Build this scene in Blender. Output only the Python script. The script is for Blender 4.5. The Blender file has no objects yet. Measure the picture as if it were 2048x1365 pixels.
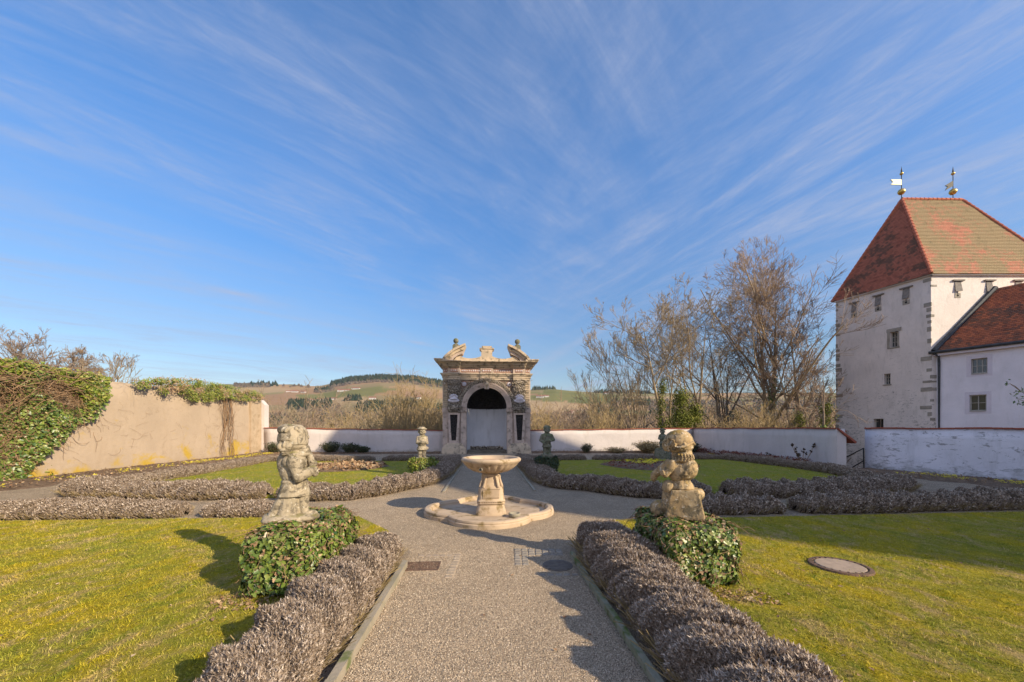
import bpy, math, random
import numpy as np
from mathutils import Vector, Matrix, noise
R = math.radians
rng = np.random.default_rng(7); random.seed(7)
sc = bpy.context.scene; COL = sc.collection

# ------------------------------------------------------------ camera, sky, sun
EYE = 1.65; F = 750.0; HOR = 855.0            # eye height, focal length and horizon row in 2048-px units
cd = bpy.data.cameras.new("camera"); cam = bpy.data.objects.new("camera", cd); COL.objects.link(cam)
cam.location = (0, 0, EYE); cam.rotation_euler = (R(90), 0, 0)
cd.sensor_width = 36; cd.lens = 36 * F / 2048; cd.shift_y = (HOR - 682.5) / 2048
cd.clip_start = 0.05; cd.clip_end = 20000
sc.camera = cam
sc.view_settings.view_transform = 'Standard'; sc.view_settings.look = 'None'
sc.view_settings.exposure = 0.7; sc.view_settings.gamma = 1
SUN = Vector((.84, -.545, 0)).normalized(); TEL = .5; EL = math.atan(TEL)
w = bpy.data.worlds.new("World"); sc.world = w; w.use_nodes = True
def build_world():
    nt = w.node_tree; N = nt.nodes; L = nt.links; N.clear()
    out = N.new('ShaderNodeOutputWorld'); bg = N.new('ShaderNodeBackground')
    sky = N.new('ShaderNodeTexSky'); sky.sky_type = 'NISHITA'; sky.sun_disc = False
    sky.sun_elevation = EL; sky.sun_rotation = math.atan2(SUN.x, SUN.y)
    sky.air_density = 1.0; sky.dust_density = 0.25; sky.ozone_density = 2.6; sky.altitude = 400
    bg.inputs['Strength'].default_value = 0.15
    def M(op, a, b=None, c=None):
        n = N.new('ShaderNodeMath'); n.operation = op
        for i, v in enumerate((a, b, c)):
            if v is None: continue
            if isinstance(v, (int, float)): n.inputs[i].default_value = v
            else: L.new(v, n.inputs[i])
        return n.outputs[0]
    tc = N.new('ShaderNodeTexCoord'); sp = N.new('ShaderNodeSeparateXYZ'); L.new(tc.outputs['Generated'], sp.inputs[0])
    z = M('MAXIMUM', sp.outputs[2], 0.0); zz = M('ADD', z, 0.06)
    px = M('DIVIDE', sp.outputs[0], zz); py = M('DIVIDE', sp.outputs[1], zz)
    def layer(su, sv, off, det, rough, dist, lo, hi, a):
        u = M('SUBTRACT', M('MULTIPLY', px, math.cos(a)), M('MULTIPLY', py, math.sin(a)))
        v = M('ADD', M('MULTIPLY', px, math.sin(a)), M('MULTIPLY', py, math.cos(a)))
        cb = N.new('ShaderNodeCombineXYZ'); L.new(M('MULTIPLY_ADD', u, su, off), cb.inputs[0]); L.new(M('MULTIPLY', v, sv), cb.inputs[1])
        n = N.new('ShaderNodeTexNoise'); n.inputs['Scale'].default_value = 1; n.inputs['Detail'].default_value = det
        n.inputs['Roughness'].default_value = rough; n.inputs['Distortion'].default_value = dist
        L.new(cb.outputs[0], n.inputs['Vector'])
        r = N.new('ShaderNodeMapRange'); r.interpolation_type = 'SMOOTHSTEP'
        r.inputs['From Min'].default_value = lo; r.inputs['From Max'].default_value = hi
        L.new(n.outputs[0], r.inputs['Value']); return r.outputs[0]
    def mr(v, lo, hi, a=0, b=1):
        r = N.new('ShaderNodeMapRange'); r.interpolation_type = 'SMOOTHSTEP'; r.inputs['From Min'].default_value = lo; r.inputs['From Max'].default_value = hi
        r.inputs['To Min'].default_value = a; r.inputs['To Max'].default_value = b; L.new(v, r.inputs['Value']); return r.outputs[0]
    side = mr(px, -.5, 1.1)
    def pair(su, sv, off, det, rough, dist, lo, hi):
        l_ = layer(su, sv, off, det, rough, dist, lo, hi, .80); r_ = layer(su, sv, off + 4.3, det, rough, dist, lo, hi, -.48)
        return M('ADD', M('MULTIPLY', l_, M('SUBTRACT', 1.0, side)), M('MULTIPLY', r_, side))
    broad = pair(.9, .5, 11.3, 5, .55, 1.0, .33, .60)
    streak = pair(2.1, .42, 7.7, 10, .70, 1.3, .38, .74)
    fine = pair(6.5, 1.9, 1.3, 10, .74, 1.8, .34, .70)
    f = M('MULTIPLY', M('MULTIPLY_ADD', fine, .65, .35), M('MULTIPLY_ADD', M('MULTIPLY', broad, streak), 1.05, M('MULTIPLY', streak, .48)))
    f = M('MULTIPLY', M('ADD', f, M('MULTIPLY', broad, .16)), .56)
    back_fill = mr(sp.outputs[1], .15, -.6, 0, .45)     # brightness added to the unseen sky behind the camera, fills shaded faces
    f = M('MINIMUM', f, .8)
    mx = N.new('ShaderNodeMix'); mx.data_type = 'RGBA'; L.new(f, mx.inputs[0])
    tint = N.new('ShaderNodeMix'); tint.data_type = 'RGBA'; tint.blend_type = 'MULTIPLY'; tint.inputs[0].default_value = 1
    L.new(sky.outputs[0], tint.inputs[6]); 
    hz_ = N.new('ShaderNodeMix'); hz_.data_type = 'RGBA'; L.new(mr(z, -.05, .62), hz_.inputs[0]); hz_.inputs[6].default_value = (.52, .47, .42, 1); hz_.inputs[7].default_value = (.46, .78, 1.02, 1)
    L.new(hz_.outputs[2], tint.inputs[7])
    L.new(tint.outputs[2], mx.inputs[6]); mx.inputs[7].default_value = (1.9, 2.15, 2.9, 1)
    v2 = N.new('ShaderNodeMix'); v2.data_type = 'RGBA'; L.new(back_fill, v2.inputs[0]); L.new(mx.outputs[2], v2.inputs[6]); v2.inputs[7].default_value = (4.6, 4.6, 5.6, 1)
    L.new(v2.outputs[2], bg.inputs[0]); L.new(bg.outputs[0], out.inputs[0])
build_world()
sd = bpy.data.lights.new("sun", 'SUN'); sd.energy = 4.4; sd.angle = R(.55); sd.color = (1, .84, .60)
so = bpy.data.objects.new("sun", sd); COL.objects.link(so)
so.rotation_euler = (Vector((SUN.x, SUN.y, TEL))).to_track_quat('Z', 'Y').to_euler()

# ------------------------------------------------------------ helpers
def G(x, y, z=0.0):                            # ground point (or height z) seen at a spot of the photograph
    Y = (EYE - z) * F / (y - HOR); return Vector(((x - 1024) / F * Y, Y, z))
def A(x, y, Y):                                # point at depth Y
    return Vector(((x - 1024) / F * Y, Y, EYE - (y - HOR) / F * Y))
AX = Vector((-.065, 1)).normalized(); AP = Vector((AX.y, -AX.x)); A0 = Vector((.048, 0))
def ax(off, along): p = A0 + AX * along + AP * off; return p      # garden frame: offset from the path's axis
AROT = math.atan2(.065, 1)

def tag(o, label=None, cat=None, group=None, kind=None):
    if label: o['label'] = label
    if cat: o['category'] = cat
    if group: o['group'] = group
    if kind: o['kind'] = kind
    return o
def empty(name, loc=(0, 0, 0), rz=0.0, label=None, cat=None, group=None):
    o = bpy.data.objects.new(name, None); COL.objects.link(o); o.location = loc; o.rotation_euler = (0, 0, rz)
    o.empty_display_size = .1
    return tag(o, label, cat, group)
def link(name, me, mat=None, parent=None, smooth=False):
    o = bpy.data.objects.new(name, me); COL.objects.link(o)
    if mat is not None:
        for m in (mat if isinstance(mat, (list, tuple)) else [mat]): me.materials.append(m)
    if parent is not None: o.parent = parent
    if smooth: me.polygons.foreach_set('use_smooth', np.ones(len(me.polygons), bool))
    return o
def fast(V, loops, totals, midx=None):
    V = np.asarray(V, np.float32).reshape(-1, 3); loops = np.asarray(loops, np.int32).ravel(); totals = np.asarray(totals, np.int32).ravel()
    me = bpy.data.meshes.new("m"); me.vertices.add(len(V)); me.vertices.foreach_set('co', V.ravel())
    me.loops.add(len(loops)); me.loops.foreach_set('vertex_index', loops)
    me.polygons.add(len(totals)); st = np.concatenate(([0], np.cumsum(totals)[:-1])).astype(np.int32)
    me.polygons.foreach_set('loop_start', st); me.polygons.foreach_set('loop_total', totals)
    if midx is not None: me.polygons.foreach_set('material_index', np.asarray(midx, np.int32))
    me.update(calc_edges=True); return me
class MB:
    def __init__(s): s.v = []; s.f = []; s.m = []
    def add(s, vs, fs, mi=0):
        b = len(s.v); s.v += [tuple(v) for v in vs]; s.f += [tuple(i + b for i in f) for f in fs]; s.m += [mi] * len(fs); return s
    def box(s, x0, y0, z0, x1, y1, z1, mi=0):
        vs = [(x0, y0, z0), (x1, y0, z0), (x1, y1, z0), (x0, y1, z0), (x0, y0, z1), (x1, y0, z1), (x1, y1, z1), (x0, y1, z1)]
        return s.add(vs, [(3, 2, 1, 0), (4, 5, 6, 7), (0, 1, 5, 4), (1, 2, 6, 5), (2, 3, 7, 6), (3, 0, 4, 7)], mi)
    def hexa(s, b, t, mi=0):                    # four bottom points, four top points
        return s.add(list(b) + list(t), [(3, 2, 1, 0), (4, 5, 6, 7), (0, 1, 5, 4), (1, 2, 6, 5), (2, 3, 7, 6), (3, 0, 4, 7)], mi)
    def prism(s, pts, y0, y1, mi=0):            # outline in x,z pushed along y (counter-clockwise seen from -y)
        n = len(pts); vs = [(p[0], y0, p[1]) for p in pts] + [(p[0], y1, p[1]) for p in pts]
        fs = [tuple(range(n)), tuple(range(2 * n - 1, n - 1, -1))] + [(i, i + n, (i + 1) % n + n, (i + 1) % n) for i in range(n)]
        return s.add(vs, fs, mi)
    def band(s, inner, outer, y0, y1, mi=0):    # strip between two x,z polylines, pushed along y
        for i in range(len(inner) - 1):
            a, b, c, d = inner[i], inner[i + 1], outer[i + 1], outer[i]
            s.add([(a[0], y0, a[1]), (b[0], y0, b[1]), (c[0], y0, c[1]), (d[0], y0, d[1]), (a[0], y1, a[1]), (b[0], y1, b[1]), (c[0], y1, c[1]), (d[0], y1, d[1])],
                  [(0, 3, 2, 1), (4, 5, 6, 7), (0, 1, 5, 4), (3, 7, 6, 2)] + ([(0, 4, 7, 3)] if i == 0 else []) + ([(1, 2, 6, 5)] if i == len(inner) - 2 else []), mi)
        return s
    def lathe(s, prof, seg=32, c=(0, 0, 0), mi=0, rad=None):
        b = []; n = len(prof)
        for i in range(seg):
            a = 2 * math.pi * i / seg; k = rad(a) if rad else 1
            b += [(c[0] + r * k * math.cos(a), c[1] + r * k * math.sin(a), c[2] + z) for r, z in prof]
        fs = [(i * n + j, ((i + 1) % seg) * n + j, ((i + 1) % seg) * n + j + 1, i * n + j + 1) for i in range(seg) for j in range(n - 1)]
        return s.add(b, fs, mi)
    def tube(s, pts, rad, k=6, mi=0):
        P = np.array([pts], float); r = np.full((1, len(pts)), rad, float) if np.isscalar(rad) else np.array([rad], float)
        V, F4 = tubes(P, r, k); b = len(s.v); s.v += [tuple(v) for v in V]
        s.f += [tuple(int(i) + b for i in f) for f in F4]; s.m += [mi] * len(F4)
        m = len(pts); s.f += [tuple(b + i for i in reversed(range(k))), tuple(b + (m - 1) * k + i for i in range(k))]; s.m += [mi, mi]; return s
    def build(s, name, mat=None, parent=None, smooth=False):
        me = bpy.data.meshes.new("m"); me.from_pydata(s.v, [], s.f); me.polygons.foreach_set('material_index', s.m); me.update()
        return link(name, me, mat, parent, smooth)
def tubes(P, r, k=3):
    """polylines P (n,m,3) with radii r (n,m) -> vertices, quads"""
    n, m, _ = P.shape
    T = np.gradient(P, axis=1); T /= np.linalg.norm(T, axis=2, keepdims=True) + 1e-9
    ref = np.where(np.abs(T[:, :1, 2:3]) > .8, np.array([[[1., 0, 0]]]), np.array([[[0, 0, 1.]]]))
    ref = np.broadcast_to(ref, T.shape)
    U = np.cross(T, ref); U /= np.linalg.norm(U, axis=2, keepdims=True) + 1e-9; W = np.cross(T, U)
    a = np.arange(k) * 2 * np.pi / k
    V = P[:, :, None, :] + r[:, :, None, None] * (np.cos(a)[None, None, :, None] * U[:, :, None, :] + np.sin(a)[None, None, :, None] * W[:, :, None, :])
    base = (np.arange(n) * m * k)[:, None, None] + (np.arange(m - 1) * k)[None, :, None]
    i = np.arange(k); j = (i + 1) % k
    q = np.stack([base + i, base + i + k, base + j + k, base + j], -1).reshape(-1, 4)
    return V.reshape(-1, 3), q
def tube_mesh(parts):
    Vs = []; Q = []; b = 0
    for P, r, k in parts:
        V, q = tubes(P, r, k); Vs.append(V); Q.append(q + b); b += len(V)
    V = np.concatenate(Vs); Q = np.concatenate(Q); return fast(V, Q, np.full(len(Q), 4))
def frames(nrm, up=None, spin=None):
    """orthonormal frames whose third axis is nrm; spun at random about it"""
    n = nrm / (np.linalg.norm(nrm, axis=1, keepdims=True) + 1e-9)
    ref = np.where(np.abs(n[:, 2:3]) > .9, np.array([[1., 0, 0]]), np.array([[0, 0, 1.]]))
    u = np.cross(ref, n); u /= np.linalg.norm(u, axis=1, keepdims=True); v = np.cross(n, u)
    if spin is None: spin = rng.uniform(0, 2 * np.pi, len(n))
    c = np.cos(spin)[:, None]; s = np.sin(spin)[:, None]
    return u * c + v * s, -u * s + v * c, n
def scatter(pts, nrm, size, tv, tf, spin=None, squash=None):
    """copies of a template (tv, tf); template z along nrm"""
    tv = np.array(tv, float); u, v, n = frames(nrm, spin=spin); s = np.asarray(size).reshape(-1, 1, 1) * np.ones((len(pts), 1, 1))
    V = pts[:, None, :] + s * (tv[None, :, 0:1] * u[:, None, :] + tv[None, :, 1:2] * v[:, None, :] + tv[None, :, 2:3] * n[:, None, :])
    k = len(tv); tot = np.array([len(f) for f in tf]); fl = np.concatenate([np.array(f) for f in tf])
    loops = (np.arange(len(pts)) * k)[:, None] + fl[None, :]
    return fast(V, loops, np.tile(tot, len(pts)))
def join_me(ms):
    V = []; Lp = []; T = []; b = 0
    for m in ms:
        v = np.empty(len(m.vertices) * 3, np.float32); m.vertices.foreach_get('co', v); l = np.empty(len(m.loops), np.int32); m.loops.foreach_get('vertex_index', l)
        t = np.empty(len(m.polygons), np.int32); m.polygons.foreach_get('loop_total', t)
        V.append(v.reshape(-1, 3)); Lp.append(l + b); T.append(t); b += len(m.vertices)
    return fast(np.concatenate(V), np.concatenate(Lp), np.concatenate(T))
IVY_V = [(0, 0, 0), (.3, -.16, .05), (.52, .12, .1), (.3, .3, .05), (.34, .62, .04), (0, 1, -.08), (-.34, .62, .04), (-.3, .3, .05), (-.52, .12, .1), (-.3, -.16, .05), (0, .4, -.02)]
IVY_F = [(0, 1, 2, 3, 10), (3, 4, 5, 10), (5, 6, 7, 10), (7, 8, 9, 0, 10)]
LEAF_V = [(0, 0, 0), (.33, .4, .09), (0, 1, -.05), (-.33, .4, .09)]; LEAF_F = [(0, 1, 2), (0, 2, 3)]
def sprig(nleaf, seed, w=.05):
    r = random.Random(seed); v = []; f = []
    for a in (0, math.pi / 2):
        c, s = math.cos(a) * w * .35, math.sin(a) * w * .35; b = len(v)
        v += [(-c, -s, 0), (c, s, 0), (c * .6, s * .6, .9), (-c * .6, -s * .6, .9)]; f.append((b, b + 1, b + 2, b + 3))
    for i in range(nleaf):
        z = .25 + .7 * i / nleaf; a = r.uniform(0, 6.28); l = r.uniform(.16, .3); up = r.uniform(.12, .3)
        dx, dy = math.cos(a), math.sin(a); b = len(v)
        v += [(-dy * w * .7, dx * w * .7, z), (dy * w * .7, -dx * w * .7, z), (dx * l, dy * l, z + up)]; f.append((b, b + 1, b + 2))
    return v, f

# ------------------------------------------------------------ materials
def newmat(name):
    m = bpy.data.materials.new(name); m.use_nodes = True; nt = m.node_tree; b = nt.nodes['Principled BSDF']
    b.inputs['Specular IOR Level'].default_value = .25; return m, nt, b
class NT:
    def __init__(s, nt): s.nt = nt; s.N = nt.nodes; s.L = nt.links
    def new(s, t, **k):
        n = s.N.new(t)
        for a, v in k.items(): setattr(n, a, v)
        return n
    def put(s, sock, v):
        if hasattr(v, 'is_output') or isinstance(v, bpy.types.NodeSocket): s.L.new(v, sock)
        elif isinstance(v, (tuple, list)) and len(v) == 3 and len(sock.default_value) == 4: sock.default_value = (*v, 1)
        else: sock.default_value = v
    def math(s, op, a, b=0.0):
        n = s.new('ShaderNodeMath', operation=op); s.put(n.inputs[0], a); s.put(n.inputs[1], b); return n.outputs[0]
    def pos(s, scale=(1, 1, 1), obj=False):
        src = s.new('ShaderNodeTexCoord').outputs['Object'] if obj else s.new('ShaderNodeNewGeometry').outputs['Position']
        if scale == (1, 1, 1): return src
        m = s.new('ShaderNodeMapping'); m.inputs['Scale'].default_value = scale; s.L.new(src, m.inputs[0]); return m.outputs[0]
    def noise(s, vec, scale, det=4, rough=.55, dist=0, col=False):
        n = s.new('ShaderNodeTexNoise'); s.L.new(vec, n.inputs['Vector']); n.inputs['Scale'].default_value = scale
        n.inputs['Detail'].default_value = det; n.inputs['Roughness'].default_value = rough; n.inputs['Distortion'].default_value = dist
        return n.outputs[1 if col else 0]
    def vor(s, vec, scale, feature='F1', out='Distance', rand=1):
        n = s.new('ShaderNodeTexVoronoi', feature=feature); s.L.new(vec, n.inputs['Vector']); n.inputs['Scale'].default_value = scale
        n.inputs['Randomness'].default_value = rand; return n.outputs[out]
    def step(s, v, lo, hi):
        n = s.new('ShaderNodeMapRange', interpolation_type='SMOOTHSTEP'); s.put(n.inputs['Value'], v)
        n.inputs['From Min'].default_value = lo; n.inputs['From Max'].default_value = hi; return n.outputs[0]
    def mix(s, f, a, b, mode='MIX'):
        n = s.new('ShaderNodeMix', data_type='RGBA', blend_type=mode); s.put(n.inputs[0], f); s.put(n.inputs[6], a); s.put(n.inputs[7], b); return n.outputs[2]
    def ramp(s, v, stops):
        n = s.new('ShaderNodeValToRGB'); s.put(n.inputs[0], v); e = n.color_ramp.elements
        while len(e) < len(stops): e.new(.5)
        for el, (p, c) in zip(e, stops): el.position = p; el.color = (*c, 1)
        return n.outputs[0]
    def bump(s, b, h, strength=.5, dist=.02):
        n = s.new('ShaderNodeBump'); n.inputs['Strength'].default_value = strength; n.inputs['Distance'].default_value = dist
        s.put(n.inputs['Height'], h); s.L.new(n.outputs[0], b.inputs['Normal'])
    def xyz(s, vec):
        n = s.new('ShaderNodeSeparateXYZ'); s.L.new(vec, n.inputs[0]); return n.outputs
def simple(name, c1, c2, scale=4, rough=.85, bump=.3, bscale=None, bdist=.01, c3=None, s3=30, t3=(.6, .75), det=6, metal=0, spec=.25, obj=False):
    m, nt, b = newmat(name); q = NT(nt); p = q.pos(obj=obj)
    c = q.mix(q.step(q.noise(p, scale, det), .35, .65), c1, c2)
    if c3: c = q.mix(q.step(q.noise(p, s3, 5, .6), *t3), c, c3)
    q.put(b.inputs['Base Color'], c); b.inputs['Roughness'].default_value = rough; b.inputs['Metallic'].default_value = metal
    b.inputs['Specular IOR Level'].default_value = spec
    if bump: q.bump(b, q.noise(p, bscale or scale * 8, 8, .65), bump, bdist)
    return m
def island(name, stops, rough=.7, spec=.25, transl=0, extra=None):
    """colour varies from one leaf (mesh island) to the next"""
    m, nt, b = newmat(name); q = NT(nt); g = q.new('ShaderNodeNewGeometry').outputs['Random Per Island']
    c = q.ramp(g, stops)
    if extra: c = q.mix(q.step(q.noise(q.pos(), extra[1], 4), extra[2], extra[3]), c, extra[0])
    q.put(b.inputs['Base Color'], c); b.inputs['Roughness'].default_value = rough; b.inputs['Specular IOR Level'].default_value = spec
    if transl:
        t = q.new('ShaderNodeBsdfTranslucent'); q.put(t.inputs[0], c); mx = q.new('ShaderNodeMixShader'); mx.inputs[0].default_value = transl
        q.L.new(b.outputs[0], mx.inputs[1]); q.L.new(t.outputs[0], mx.inputs[2]); q.L.new(mx.outputs[0], q.N['Material Output'].inputs[0])
    return m
MAT = {}
def mats():
    M = MAT
    M['stone'] = simple('sandstone', (.58, .45, .31), (.44, .35, .25), 2.5, .9, .6, 40, .012, (.20, .165, .12), 4.5, (.50, .66))
    M['pinkstone'] = simple('pink_stone', (.54, .42, .34), (.42, .33, .27), 2.5, .9, .6, 35, .012, (.24, .20, .155), 4, (.52, .68))
    # weathered statue stone with lichen
    def statue(name, c1, c2, dark, green, white, gz):
        m, nt, b = newmat(name); q = NT(nt); p = q.pos()
        c = q.mix(q.step(q.noise(p, 5, 6), .35, .65), c1, c2)
        c = q.mix(q.math('MULTIPLY', q.step(q.noise(p, 7, 8, .75, .6), .49, .58), .8), c, dark)
        up = q.math('ADD', q.math('MULTIPLY', q.xyz(q.new('ShaderNodeNewGeometry').outputs['Normal'])[2], .22), q.noise(p, 7, 5, .6))
        c = q.mix(q.math('MULTIPLY', q.step(up, gz, gz + .14), .75), c, green)
        c = q.mix(q.step(q.noise(p, 24, 6, .7), .58, .64), c, white); c = q.mix(q.math('MULTIPLY', q.step(q.noise(p, 17, 6, .75), .56, .64), .6), c, dark)
        q.put(b.inputs['Base Color'], c); b.inputs['Roughness'].default_value = .95
        q.bump(b, q.math('ADD', q.noise(p, 26, 9, .75), q.math('MULTIPLY', q.noise(p, 110, 5, .7), .6)), .7, .007); return m
    M['statue'] = statue('statue_stone', (.40, .33, .23), (.30, .25, .175), (.095, .08, .058), (.19, .165, .06), (.50, .45, .36), .64)
    M['statue_gold'] = statue('statue_stone_ochre', (.44, .325, .185), (.35, .24, .12), (.10, .085, .055), (.33, .21, .05), (.56, .48, .36), .64)
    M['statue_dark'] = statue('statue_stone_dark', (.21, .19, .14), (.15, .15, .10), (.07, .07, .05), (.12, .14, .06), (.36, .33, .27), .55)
    def plaster(name, base, dirt, hi, yellow=None, scratches=0, base_amt=.8, vines=False, rough_amt=.3):
        m, nt, b = newmat(name); q = NT(nt); p = q.pos(); z = q.xyz(p)[2]
        c = q.mix(q.step(q.noise(p, .9, 6, .6), .3, .7), base, tuple(x * .88 for x in base))
        c = q.mix(q.math('MULTIPLY', q.step(q.noise(q.pos((1, 1, .25)), 3.5, 6, .65), .5, .72), .35), c, dirt)
        c = q.mix(q.math('MULTIPLY', q.step(q.noise(p, 1.7, 9, .75, .6), .5, .62), rough_amt), c, tuple(x * .75 + y * .25 for x, y in zip(base, dirt)))
        low = q.math('ADD', q.math('MULTIPLY', q.noise(q.pos((1, 1, 2)), 2.2, 7, .65), 1.3), q.math('MULTIPLY', z, -1.0 / hi))
        c = q.mix(q.math('MULTIPLY', q.step(low, .35, .75), base_amt), c, dirt)
        if yellow:
            y = q.math('ADD', q.noise(q.pos((1, .6, .9)), 1.15, 7, .68, .5), q.math('MULTIPLY', z, -.10))
            c = q.mix(q.math('MULTIPLY', q.step(y, .44, .58), .85), c, yellow)
        if scratches:
            s_ = q.math('ADD', q.noise(q.pos((1.6, 1.6, 4.0)), 2.3, 10, .78, .7), q.math('MULTIPLY', q.math('SUBTRACT', q.noise(p, .7, 3), .5), .25)); fall = q.math('MULTIPLY', z, -.014)
            c = q.mix(q.math('MULTIPLY', q.step(q.math('ADD', s_, fall), scratches, scratches + .05), .7), c, tuple(x * .55 for x in dirt))
        if vines:                                # dead ivy rootlets left on the plaster
            wv = q.math('ABSOLUTE', q.math('SUBTRACT', q.noise(q.pos((1, .75, 1.2)), 1.7, 7, .62, 1.6), .5))
            c = q.mix(q.math('MULTIPLY', q.math('SUBTRACT', 1.0, q.step(wv, .0, .009)), q.math('MULTIPLY', q.step(q.noise(p, .8, 3), .46, .6), .5)), c, (.2, .14, .09))
        q.put(b.inputs['Base Color'], c); b.inputs['Roughness'].default_value = .95
        q.bump(b, q.math('ADD', q.noise(p, 6, 8, .6), q.math('MULTIPLY', q.noise(p, 60, 4, .6), .35)), .5, .03); return m
    M['left_wall'] = plaster('sand_plaster', (.45, .35, .255), (.36, .27, .18), 1.4, (.46, .30, .015), vines=True, base_amt=.5)
    M['white_wall'] = plaster('whitewashed_wall', (.63, .565, .53), (.40, .36, .29), 1.0)
    M['peel_wall'] = plaster('peeling_whitewash', (.80, .76, .80), (.33, .31, .29), 1.2, scratches=.525)
    M['tower_wall'] = plaster('old_tower_plaster', (.80, .72, .66), (.36, .33, .28), 3.0, scratches=.515, base_amt=.3, rough_amt=.75)
    M['house_wall'] = plaster('smooth_render', (.84, .80, .84), (.6, .58, .58), 1.0, base_amt=.3)
    M['niche_wall'] = plaster('niche_plaster', (.72, .70, .70), (.4, .38, .34), .9)
    M['trim'] = simple('grey_render_trim', (.70, .65, .70), (.66, .61, .66), 3, .9, .2)
    M['quoin'] = simple('grey_stone', (.38, .34, .285), (.27, .245, .20), 2.5, .95, .6, 20, .02, (.42, .37, .3), 5)
    M['wood'] = simple('grey_wood', (.27, .24, .21), (.2, .18, .16), 6, .9, .5)
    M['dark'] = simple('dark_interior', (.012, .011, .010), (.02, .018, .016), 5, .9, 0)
    M['soil'] = simple('soil', (.13, .085, .055), (.21, .14, .09), 6, .97, 1, 30, .04, (.32, .23, .14), 22, (.55, .7))
    M['kerb'] = simple('kerb_stone', (.34, .29, .22), (.27, .24, .17), 4, .95, .7, 40, .01, (.14, .16, .06), 5, (.55, .7))
    M['moss_kerb'] = simple('mossy_kerb', (.20, .20, .12), (.28, .26, .19), 6, .95, .7, 40, .01, (.10, .13, .03), 5, (.5, .65))
    M['cobble'] = simple('cobble_granite', (.21, .18, .145), (.29, .25, .20), 8, .9, .5, 60, .006)
    M['iron'] = simple('rusty_iron', (.10, .065, .045), (.17, .10, .065), 20, .8, .4, 90, .004)
    M['grey_iron'] = simple('grey_iron', (.17, .145, .12), (.12, .10, .085), 20, .7, .3)
    M['black_iron'] = simple('black_iron', (.02, .02, .02), (.035, .033, .03), 10, .6, .1)
    M['concrete'] = simple('concrete', (.36, .27, .20), (.29, .22, .165), 12, .95, .4, 90, .004)
    M['zinc'] = simple('dark_zinc', (.045, .05, .055), (.07, .075, .08), 5, .5, .05, metal=.3)
    M['gold'] = simple('gilded_ball', (.75, .5, .14), (.55, .36, .1), 12, .35, .05, metal=.9)
    M['vane_light'] = simple('pale_vane', (.46, .44, .34), (.38, .36, .28), 6, .5, .1, metal=.2)
    M['frame'] = simple('window_frame', (.45, .43, .38), (.38, .36, .32), 6, .7, .1)
    m, nt, b = newmat('window_glass'); b.inputs['Base Color'].default_value = (.03, .035, .04, 1); b.inputs['Roughness'].default_value = .06; b.inputs['Specular IOR Level'].default_value = .9; M['glass'] = m
    # roof tiles: uv = metres along the eave, course number
    def roof(name, reds, moss, mt, mscale=.35):
        m, nt, b = newmat(name); q = NT(nt); uv = q.new('ShaderNodeTexCoord').outputs['UV']; x = q.xyz(uv)
        row = q.math('FLOOR', x[1]); col = q.math('FLOOR', q.math('ADD', q.math('MULTIPLY', x[0], 5.6), q.math('MULTIPLY', q.math('FLOORED_MODULO', row, 2.0), .5)))
        cb = q.new('ShaderNodeCombineXYZ'); q.L.new(col, cb.inputs[0]); q.L.new(row, cb.inputs[1])
        wn = q.new('ShaderNodeTexWhiteNoise'); wn.noise_dimensions = '2D'; q.L.new(cb.outputs[0], wn.inputs[0])
        c = q.ramp(wn.outputs[0], [(0, reds[0]), (.5, reds[1]), (1, reds[2])])
        p = q.pos(); mm = q.math('ADD', q.noise(p, mscale, 6, .65, .4), q.math('MULTIPLY', q.math('SUBTRACT', wn.outputs[0], .5), .14))
        c = q.mix(q.math('MULTIPLY', q.step(mm, *mt), .8), c, moss); c = q.mix(q.math('MULTIPLY', q.step(q.noise(p, 2.2, 8, .75), .52, .68), .5), c, tuple(x * .4 for x in moss))
        fx = q.math('FRACT', q.math('ADD', q.math('MULTIPLY', x[0], 5.6), q.math('MULTIPLY', q.math('FLOORED_MODULO', row, 2.0), .5)))
        gap = q.step(q.math('ABSOLUTE', q.math('SUBTRACT', fx, .5)), .42, .5)
        c = q.mix(q.math('MULTIPLY', gap, .55), c, (.04, .02, .015))
        q.put(b.inputs['Base Color'], c); b.inputs['Roughness'].default_value = .9
        q.bump(b, q.math('ADD', q.math('MULTIPLY', gap, -1.0), q.noise(p, 25, 4)), .6, .02); return m
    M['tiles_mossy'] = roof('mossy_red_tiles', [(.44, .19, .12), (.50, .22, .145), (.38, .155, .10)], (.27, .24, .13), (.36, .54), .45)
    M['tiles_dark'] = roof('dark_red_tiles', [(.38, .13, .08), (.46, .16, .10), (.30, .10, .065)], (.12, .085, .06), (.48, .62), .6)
    M['tiles_house'] = roof('orange_brown_tiles', [(.46, .15, .07), (.37, .12, .06), (.27, .09, .055)], (.13, .085, .06), (.44, .62), .3)
    M['coping'] = simple('red_coping_tiles', (.40, .12, .07), (.3, .09, .06), 9, .9, .5, 30, .01, (.13, .08, .06), 6)
    M['bark'] = simple('pale_bark', (.44, .33, .20), (.33, .25, .155), 5, .95, .6, 30, .01)
    M['bark_grey'] = simple('grey_bark', (.25, .195, .14), (.18, .14, .10), 5, .95, .6, 30, .01)
    M['twig'] = simple('twigs', (.38, .30, .19), (.28, .215, .14), 1.5, .95, 0)
    M['twig_red'] = simple('reddish_twigs', (.36, .265, .18), (.27, .19, .135), 1.5, .95, 0)
    M['twig_gold'] = simple('golden_twigs', (.42, .31, .15), (.30, .22, .11), .8, .95, 0)
    M['vine'] = simple('dry_vine', (.30, .19, .11), (.22, .14, .08), 4, .95, .4)
    M['ivy'] = island('ivy_leaves', [(0, (.05, .10, .018)), (.45, (.13, .19, .03)), (.80, (.25, .30, .06)), (.94, (.20, .21, .07)), (1, (.26, .16, .08))], .38, .5, .12)
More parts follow.
